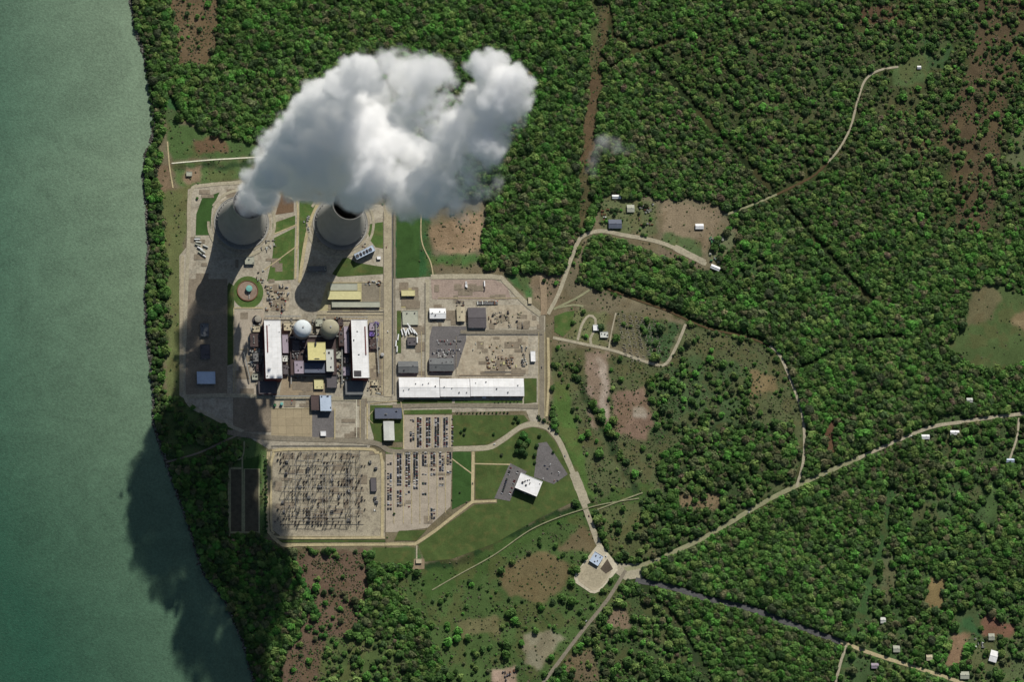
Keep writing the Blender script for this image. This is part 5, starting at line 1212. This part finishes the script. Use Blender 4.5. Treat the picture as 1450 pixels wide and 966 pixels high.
# the biggest crowns at the woods' edges become individuals too
inview = (px > 5) & (px < 1445) & (py > 5) & (py < 960) & ok
plume = inpoly(px, py, [(335, 300), (370, 190), (520, 75), (745, 85), (755, 180), (700, 300), (400, 300)]) 
shade = inpoly(px, py, [(180, 560), (430, 700), (430, 980), (200, 980)])
cand = np.where(inview & ~plume & ~shade)[0]
cand = cand[np.argsort(-size[cand])][:max(0, 299 - nhand)]
def region(x, y):
    if x < 530 and y < 330: return 'wood above the cooling towers'
    if x < 840 and y < 400: return 'wood between the steam and the straight cleared strip'
    if x < 1110 and y < 290: return 'wood right of the straight cleared strip'
    if y < 300: return 'wood around the curving track in the upper right'
    if x < 1000 and y < 480: return 'wood around the clearing with houses'
    if x > 1110 and y < 600: return 'wood left of and around the open green field'
    if x < 640 and y > 770: return 'wood below the switchyard'
    if y < 640: return 'scrubby wood inside the curving dirt track'
    if x < 1230: return 'wood below the long straight highway'
    return 'wood around the village in the lower right'
for i in cand:
    rg = region(px[i], py[i]); EX.append((px[i], py[i], rad[i] * 1.05, f'large crowned tree standing out in the {rg}', f'large trees of the {rg}'))
ok[cand] = False
exx = np.array([e[:3] for e in EX[:nhand]])
for ex_, ey_, er_ in exx:
    ok &= np.hypot(px - ex_, py - ey_) > (er_ + 3) / MPP * .8
def zland(px, py): return sample_grid(Z, px, py)
def scatter(name, lab, px, py, rad, var, cols, kind, hscale=1.0, zoff=.35):
    X, Y = Pn(px, py); zz = zland(px, py); n = len(px); which = rng.integers(0, len(var), n); ang = rng.uniform(0, 2 * np.pi, n); hs = rng.uniform(.85, 1.12, n) * hscale
    Vs, Cs = [], []
    for k, (T, tone) in enumerate(var):
        s = np.where(which == k)[0]
        if not len(s): continue
        ca, sa = np.cos(ang[s]), np.sin(ang[s]); t = T.reshape(1, -1, 3); r_ = rad[s][:, None]
        x = (t[..., 0] * ca[:, None] - t[..., 1] * sa[:, None]) * r_ + X[s][:, None]; y = (t[..., 0] * sa[:, None] + t[..., 1] * ca[:, None]) * r_ + Y[s][:, None]
        z = t[..., 2] * r_ * hs[s][:, None] + zz[s][:, None] + r_ * zoff
        Vs.append(np.stack([x, y, z], -1).reshape(-1, 3))
        Cs.append((cols[s][:, None, :] * np.repeat(tone, 3)[None, :, None]).reshape(-1, 3))
    Vv = np.concatenate(Vs).astype(np.float32); Cc = np.concatenate(Cs)
    F_ = np.arange(len(Vv)).reshape(-1, 3)
    o = bpy.data.objects.new(name, npmesh(name, Vv, F_, [m_leaf], Cc)); C.objects.link(o); tag(o, lab, kind=kind); return o
s = np.where(ok)[0]; cols = tints(px, py)
print('forest trees', len(s), 'hand', nhand)
scatter('forest', 'dense broadleaf woodland around the power station', px[s], py[s], rad[s], VAR, cols[s], 'stuff')
# undergrowth
ux, uy = candidates(2.6, 1.3)
ud = sample_grid(gshrub, ux, uy); ucl = clearance(ux, uy)
un = fbm(ux / 10, uy / 10, seed=99, oct=3)
uok = (rng.random(len(ux)) < ud * np.clip((un - .25) * 2.6, 0, 1)) & (ux > shore_x(uy) + 2) & (ucl > .9)
for hx, hy in HOUSES: uok &= np.hypot(ux - hx, uy - hy) > 5
for nm, poly, m_, ly in YARDS: uok &= ~inpoly(ux, uy, poly)
for poly, m_, ly in LAWNS: uok &= ~inpoly(ux, uy, poly)
uok &= ~inpoly(ux, uy, [(326, 660), (368, 660), (368, 756), (326, 756)])
s = np.where(uok)[0]
ucol = np.array([(.085, .11, .046), (.068, .105, .038), (.12, .12, .066), (.062, .135, .036), (.14, .13, .085)]) [rng.integers(0, 5, len(s))] * rng.uniform(.9, 1.5, (len(s), 1))
scatter('undergrowth', 'low scrub and bushes over the open rough ground', ux[s], uy[s], rng.gamma(5, .3, len(s)).clip(.6, 2.3), SH, ucol, 'stuff', 1.0, .0)
print('shrubs', len(s))
# rocks and driftwood along the water's edge
ry = rng.uniform(-100, 1060, 5200); rx = shore_x(ry) + rng.normal(1.0, 1.6, len(ry)) + (fbm(ry / 4, ry / 4, seed=8, oct=3) - .5) * 3
rc = np.array([(.20, .19, .16), (.11, .10, .085), (.28, .27, .24), (.07, .06, .05)])[rng.integers(0, 4, len(ry))] * rng.uniform(.7, 1.2, (len(ry), 1))
m_leaf_keep = m_leaf; m_leaf = mat('rock', None, attr='Col', var=.2, scale=.6)
scatter('riverbank_rocks', 'grey stones and driftwood strewn along the river bank', rx, ry, rng.uniform(.7, 2.2, len(ry)), SH, rc, 'stuff', .7, .0)
m_leaf = m_leaf_keep
# individual trees: four crowns in six tones, a tapered trunk with limbs
m_crowns = []
cr_meshes = []
for k in range(10):
    T, tone = crown_arrays(700 + k, 150, tri=.34)
    cc = [PAL[1], PAL[4], PAL[2], PAL[0], PAL[3]][k % 5] * 1.05
    cr_meshes.append(npmesh('crown', T.reshape(-1, 3), np.arange(T.shape[0] * 3).reshape(-1, 3), [m_leaf], np.repeat(tone, 3)[:, None] * cc[None]))
b = MB(); b.lathe((0, 0, 0), [(.1, 0), (.07, .6), (.04, 1.3)], m_bark, 8, True)
for k in range(5):
    a = 2 * math.pi * k / 5; b.bar((0, 0, .55 + .08 * k), (.5 * math.cos(a), .5 * math.sin(a), 1.0 + .1 * k), .025, m_bark)
tr_mesh = b.mesh('trunk')
for i, (x, y, r_, lab, grp) in enumerate(EX):
    root = empty('tree', P(x, y, float(zland(np.array([x]), np.array([y]))[0]) * (1 if grp and 'large' in grp else 1))); tag(root, lab, 'tree', grp)
    k = random.randrange(10)
    if 'bright' in lab: k = random.choice((1, 6))
    if 'dark' in lab: k = random.choice((3, 8))
    if 'belt' in lab: k = random.choice((0, 2, 4, 5, 7, 9))
    t = bpy.data.objects.new('trunk', tr_mesh); C.objects.link(t); t.parent = root; t.scale = (r_, r_, r_ * 1.0)
    c = bpy.data.objects.new('crown', cr_meshes[k]); C.objects.link(c); c.parent = root; c.scale = (r_, r_, r_ * random.uniform(.9, 1.25)); c.rotation_euler.z = random.uniform(0, 6.28); c.location.z = r_ * .35

# ---------------------------------------------------------------- steam plume
# puffs of the two plumes as they rise and drift: (x, y) as seen, height, radius (all in photo pixels), thickness
PUFFS = [
 (358, 290, 98, 19, 1), (362, 284, 110, 22, 1), (372, 278, 128, 22, 1), (352, 276, 126, 17, 1), (376, 262, 263, 22, 1), (360, 252, 168, 18, 1), (385, 245, 315, 24, 1), (372, 226, 178, 19, 0.8),
 (378, 204, 214, 15, 0.6), (382, 190, 239, 12, 0.4), (392, 222, 299, 24, 1), (404, 250, 177, 28, 1), (410, 205, 344, 32, 1), (430, 250, 229, 34, 1), (425, 190, 257, 36, 1), (450, 220, 352, 40, 1),
 (445, 165, 314, 36, 1), (462, 262, 256, 26, 0.9), (470, 200, 374, 42, 1), (455, 138, 269, 26, 1), (480, 160, 401, 40, 1), (440, 125, 428, 13, 0.5), (485, 130, 361, 34, 1), (505, 105, 471, 27, 1),
 (515, 90, 513, 18, 0.9), (500, 180, 420, 42, 1), (480, 240, 277, 36, 1), (520, 215, 415, 38, 1), (505, 270, 310, 30, 0.8), (525, 250, 418, 34, 0.9), (520, 140, 344, 30, 1), (575, 288, 385, 26, 0.8),
 (600, 280, 399, 28, 0.8), (560, 260, 433, 30, 0.8), (590, 245, 385, 32, 1), (580, 215, 406, 26, 1), (612, 262, 487, 32, 0.9), (600, 225, 399, 26, 1), (630, 275, 502, 30, 0.6), (555, 200, 391, 30, 0.9),
 (540, 175, 397, 28, 0.7), (640, 245, 555, 34, 0.6), (625, 225, 433, 26, 0.7), (545, 95, 408, 24, 0.5), (570, 90, 395, 24, 0.5), (595, 95, 455, 24, 0.55), (620, 100, 604, 24, 0.6), (632, 112, 632, 18, 0.5),
 (560, 120, 400, 26, 0.45), (590, 125, 444, 26, 0.4), (545, 145, 352, 26, 0.5), (575, 160, 418, 26, 0.35), (605, 190, 520, 26, 0.35), (640, 195, 595, 30, 0.6), (620, 170, 577, 20, 0.35), (655, 175, 498, 28, 0.6),
 (650, 205, 514, 26, 0.6), (675, 165, 577, 28, 0.7), (680, 195, 594, 32, 0.6), (570, 185, 404, 24, 0.4), (672, 90, 680, 15, 0.8), (684, 84, 654, 16, 0.9), (700, 92, 559, 20, 1), (708, 110, 628, 24, 1),
 (712, 132, 637, 25, 1), (730, 105, 653, 18, 0.7), (735, 138, 644, 22, 0.9), (746, 126, 649, 12, 0.6), (712, 155, 625, 22, 1), (728, 162, 629, 19, 0.6), (704, 178, 608, 18, 0.7), (715, 185, 609, 18, 0.3),
 (690, 130, 625, 16, 0.5), (690, 225, 582, 26, 0.3), (688, 250, 568, 26, 0.27), (670, 275, 557, 28, 0.25), (660, 235, 561, 32, 0.45), (650, 290, 548, 24, 0.2), (660, 262, 555, 26, 0.35), (640, 300, 548, 16, 0.12),
 (694, 275, 561, 14, 0.15), (610, 298, 500, 16, 0.35), (600, 110, 568, 26, 0.75), (575, 105, 423, 24, 0.7), (650, 190, 502, 30, 0.9), (670, 180, 569, 28, 0.9), (690, 150, 605, 28, 0.9), (672, 140, 498, 20, 0.7),
 (720, 120, 652, 26, 1), (735, 120, 658, 22, 1), (700, 150, 625, 26, 1), (690, 200, 599, 30, 0.7), (399, 216, 280, 20, 0.8), (409, 210, 250, 27, 0.8), (431, 242, 222, 29, 0.8), (447, 225, 259, 34, 0.8),
 (444, 159, 390, 31, 0.8), (457, 258, 259, 22, 0.72), (455, 146, 310, 22, 0.8), (486, 126, 317, 29, 0.8), (513, 105, 495, 23, 0.8), (502, 184, 425, 36, 0.8), (487, 233, 290, 31, 0.8), (519, 208, 342, 32, 0.8),
 (511, 271, 415, 26, 0.64), (530, 250, 439, 29, 0.72), (524, 134, 344, 26, 0.8), (605, 275, 408, 24, 0.64), (583, 251, 393, 27, 0.8), (596, 217, 392, 22, 0.8), (634, 280, 545, 26, 0.48), (550, 202, 424, 26, 0.72),
 (625, 231, 424, 22, 0.56), (546, 87, 411, 20, 0.4), (577, 95, 409, 20, 0.4), (616, 104, 604, 20, 0.48), (565, 113, 382, 22, 0.36), (543, 142, 337, 22, 0.4), (570, 158, 406, 22, 0.28), (601, 189, 471, 22, 0.28),
 (642, 193, 562, 26, 0.48), (657, 174, 565, 24, 0.48), (680, 162, 576, 24, 0.56), (675, 203, 577, 27, 0.48), (566, 178, 392, 20, 0.32), (712, 113, 627, 20, 0.8), (710, 131, 628, 21, 0.8), (689, 226, 575, 22, 0.24),
 (668, 274, 557, 24, 0.2), (654, 230, 558, 27, 0.36), (647, 287, 551, 20, 0.16), (668, 266, 558, 22, 0.28), (657, 193, 519, 26, 0.72), (663, 180, 526, 24, 0.72), (684, 150, 607, 24, 0.72), (704, 150, 622, 22, 0.8),
 (697, 198, 600, 26, 0.56)]
WISPS = [(852, 205, 60, 16, .05), (872, 206, 62, 14, .045), (890, 210, 64, 11, .03), (842, 222, 58, 12, .035), (838, 240, 55, 11, .03)]
PUFFS = [(x, y, h, r * 1.08, q if q >= .7 else q * .5) for x, y, h, r, q in PUFFS]
PUFFS += [(585, 140, 560, 26, .55), (608, 150, 572, 25, .5), (632, 150, 585, 20, .45), (655, 160, 590, 22, .6), (575, 165, 540, 26, .5), (612, 175, 550, 24, .55), (640, 180, 560, 24, .6), (413, 182, 380, 26, 1), (388, 200, 335, 20, 1), (400, 190, 350, 22, 1), (435, 160, 420, 26, 1), (455, 140, 445, 24, 1), (484, 128, 480, 26, 1), (500, 110, 490, 22, 1), (535, 98, 530, 20, .6), (552, 90, 545, 18, .5), (528, 115, 520, 24, .6), (620, 100, 590, 22, .75), (600, 104, 575, 22, .7), (640, 100, 605, 10, .5), (690, 108, 630, 22, 1), (700, 140, 640, 24, 1)]
PUFFS += [(352, 291, 97, 22, 1), (344, 289, 97, 16, 1), (362, 291, 97, 16, 1), (353, 298, 96, 14, 1), (357, 284, 104, 20, 1), (490, 284, 100, 14, .1), (500, 280, 108, 18, .1), (512, 280, 120, 16, .14), (510, 292, 130, 14, .1)]
def make_steam(name, puffs, label, vox, sig, thr, namp=.62):
    c0 = np.array([list(P(a, b_, h * MPP)) for a, b_, h, r, q in puffs]); rr = np.array([p[3] * MPP for p in puffs]); qq = np.array([p[4] for p in puffs])
    lo = (c0 - rr[:, None] * 1.35).min(0); hi = (c0 + rr[:, None] * 1.35).max(0)
    n = np.ceil((hi - lo) / vox).astype(int) + 1; hi = lo + (n - 1) * vox
    print(name, 'grid', n, n.prod())
    zz, yy, xx = np.meshgrid(lo[2] + np.arange(n[2]) * vox, lo[1] + np.arange(n[1]) * vox, lo[0] + np.arange(n[0]) * vox, indexing='ij')
    xx = xx.ravel().astype(np.float32); yy = yy.ravel().astype(np.float32); zz = zz.ravel().astype(np.float32)
    s = 1 / 46.0
    wx = (fbm(xx * s, yy * s, zz * s, 1, 3) - .5) * 34; wy = (fbm(xx * s, yy * s, zz * s, 21, 3) - .5) * 34; wz = (fbm(xx * s, yy * s, zz * s, 51, 3) - .5) * 34
    acc = np.zeros(xx.shape, np.float32); best = np.full(xx.shape, -9, np.float32)
    for (cx, cy, cz), r, q in zip(c0, rr, qq):
        k = np.where((np.abs(xx - cx) < r * 1.6) & (np.abs(yy - cy) < r * 1.6) & (np.abs(zz - cz) < r * 1.6))[0]
        wf = min(1, r / 40)
        dd = 1 - np.sqrt((xx[k] + wx[k] * wf - cx) ** 2 + (yy[k] + wy[k] * wf - cy) ** 2 + (zz[k] + wz[k] * wf - cz) ** 2) / r
        m_ = dd > best[k]; best[k[m_]] = dd[m_]
        acc[k] = np.maximum(acc[k], q * np.clip(dd * 6 + .6, 0, 1))
    s2 = 1 / 19.0
    nz = fbm(xx * s2, yy * s2, zz * s2, 81, 5)
    nz2 = 1 - 2 * np.abs(fbm(xx / 60, yy / 60, zz / 60, 131, 4) - .5)
    nz3 = fbm(xx / 9.0, yy / 9.0, zz / 9.0, 181, 2)
    f = best + (nz - .5) * namp * 2.3 + (nz3 - .5) * .28 + (nz2 - .8) * .5 + .02
    dens = np.clip(f * 3.0, 0, 1) ** 1.3 * acc
    dens *= sig * (.2 + 1.6 * nz) * np.where(acc < .7, np.clip((nz - .36) * 4, .05, 1.5), 1)
    # keep a shell of clear voxels
    me = bpy.data.meshes.new(name); me.vertices.add(len(xx)); co = np.stack([xx, yy, zz], -1); me.vertices.foreach_set('co', co.ravel())
    at = me.attributes.new('steam', 'FLOAT', 'POINT'); at.data.foreach_set('value', dens.astype(np.float32))
    o = bpy.data.objects.new(name, me); C.objects.link(o)
    m = bpy.data.materials.new(name); m.use_nodes = True; t = m.node_tree; t.nodes.clear()
    out = t.nodes.new('ShaderNodeOutputMaterial'); pv = t.nodes.new('ShaderNodeVolumePrincipled'); pv.inputs['Color'].default_value = (1, 1, 1, 1); pv.inputs['Density'].default_value = 1.0
    pv.inputs['Anisotropy'].default_value = -.25
    t.links.new(pv.outputs[0], out.inputs['Volume'])
    ng = bpy.data.node_groups.new(name, 'GeometryNodeTree'); ng.interface.new_socket('Geometry', in_out='INPUT', socket_type='NodeSocketGeometry'); ng.interface.new_socket('Geometry', in_out='OUTPUT', socket_type='NodeSocketGeometry')
    N = ng.nodes; L = ng.links
    gi = N.new('NodeGroupInput'); go = N.new('NodeGroupOutput'); vc = N.new('GeometryNodeVolumeCube')
    vc.inputs['Min'].default_value = lo; vc.inputs['Max'].default_value = hi
    vc.inputs['Resolution X'].default_value = int(n[0]); vc.inputs['Resolution Y'].default_value = int(n[1]); vc.inputs['Resolution Z'].default_value = int(n[2])
    ps = N.new('GeometryNodeInputPosition')
    def vm(op, a, b_):
        q = N.new('ShaderNodeVectorMath'); q.operation = op; L.new(a, q.inputs[0])
        if b_ is not None: q.inputs[1].default_value = b_
        return q.outputs[0] if op != 'DOT_PRODUCT' else q.outputs['Value']
    v = vm('SUBTRACT', ps.outputs[0], lo); v = vm('SCALE', v, None); v.node.inputs['Scale'].default_value = 1 / vox
    v = vm('ADD', v, (.5, .5, .5)); v = vm('FLOOR', v, None)
    dp = vm('DOT_PRODUCT', v, (1, int(n[0]), int(n[0] * n[1])))
    na = N.new('GeometryNodeInputNamedAttribute'); na.data_type = 'FLOAT'; na.inputs[0].default_value = 'steam'
    si = N.new('GeometryNodeSampleIndex'); si.data_type = 'FLOAT'; si.domain = 'POINT'; si.clamp = True
    L.new(gi.outputs[0], si.inputs['Geometry']); L.new(na.outputs[0], si.inputs['Value']); L.new(dp, si.inputs['Index'])
    L.new(si.outputs[0], vc.inputs['Density'])
    sm = N.new('GeometryNodeSetMaterial'); sm.inputs['Material'].default_value = m
    L.new(vc.outputs[0], sm.inputs[0])
    # the plume's outer skin: a real closed surface round the thick part, filled with the same thin mist
    vmh = N.new('GeometryNodeVolumeToMesh'); vmh.resolution_mode = 'VOXEL_SIZE' if hasattr(vmh, 'resolution_mode') else None
    try: vmh.inputs['Voxel Size'].default_value = vox * 2.5
    except Exception: pass
    vmh.inputs['Threshold'].default_value = thr
    L.new(vc.outputs[0], vmh.inputs[0])
    m2 = bpy.data.materials.new(name + '_mist'); m2.use_nodes = True; t = m2.node_tree; t.nodes.clear(); out = t.nodes.new('ShaderNodeOutputMaterial'); pv = t.nodes.new('ShaderNodeVolumePrincipled'); pv.inputs['Density'].default_value = .0006
    t.links.new(pv.outputs[0], out.inputs['Volume'])
    sm2 = N.new('GeometryNodeSetMaterial'); sm2.inputs['Material'].default_value = m2; L.new(vmh.outputs[0], sm2.inputs[0])
    jg = N.new('GeometryNodeJoinGeometry'); L.new(sm.outputs[0], jg.inputs[0])
    if HULL: L.new(sm2.outputs[0], jg.inputs[0])
    L.new(jg.outputs[0], go.inputs[0])
    me.materials.append(m); me.materials.append(m2)
    md = o.modifiers.new('steam', 'NODES'); md.node_group = ng
    tag(o, label, 'steam', kind='stuff'); return o
HULL = True
make_steam('steam_plume', PUFFS, 'billowing white steam rising and drifting from both cooling towers', 4.2, .055, .007)
make_steam('steam_wisp', WISPS, 'faint detached wisp of vapour over the straight cleared strip', 5.0, .13, .002)
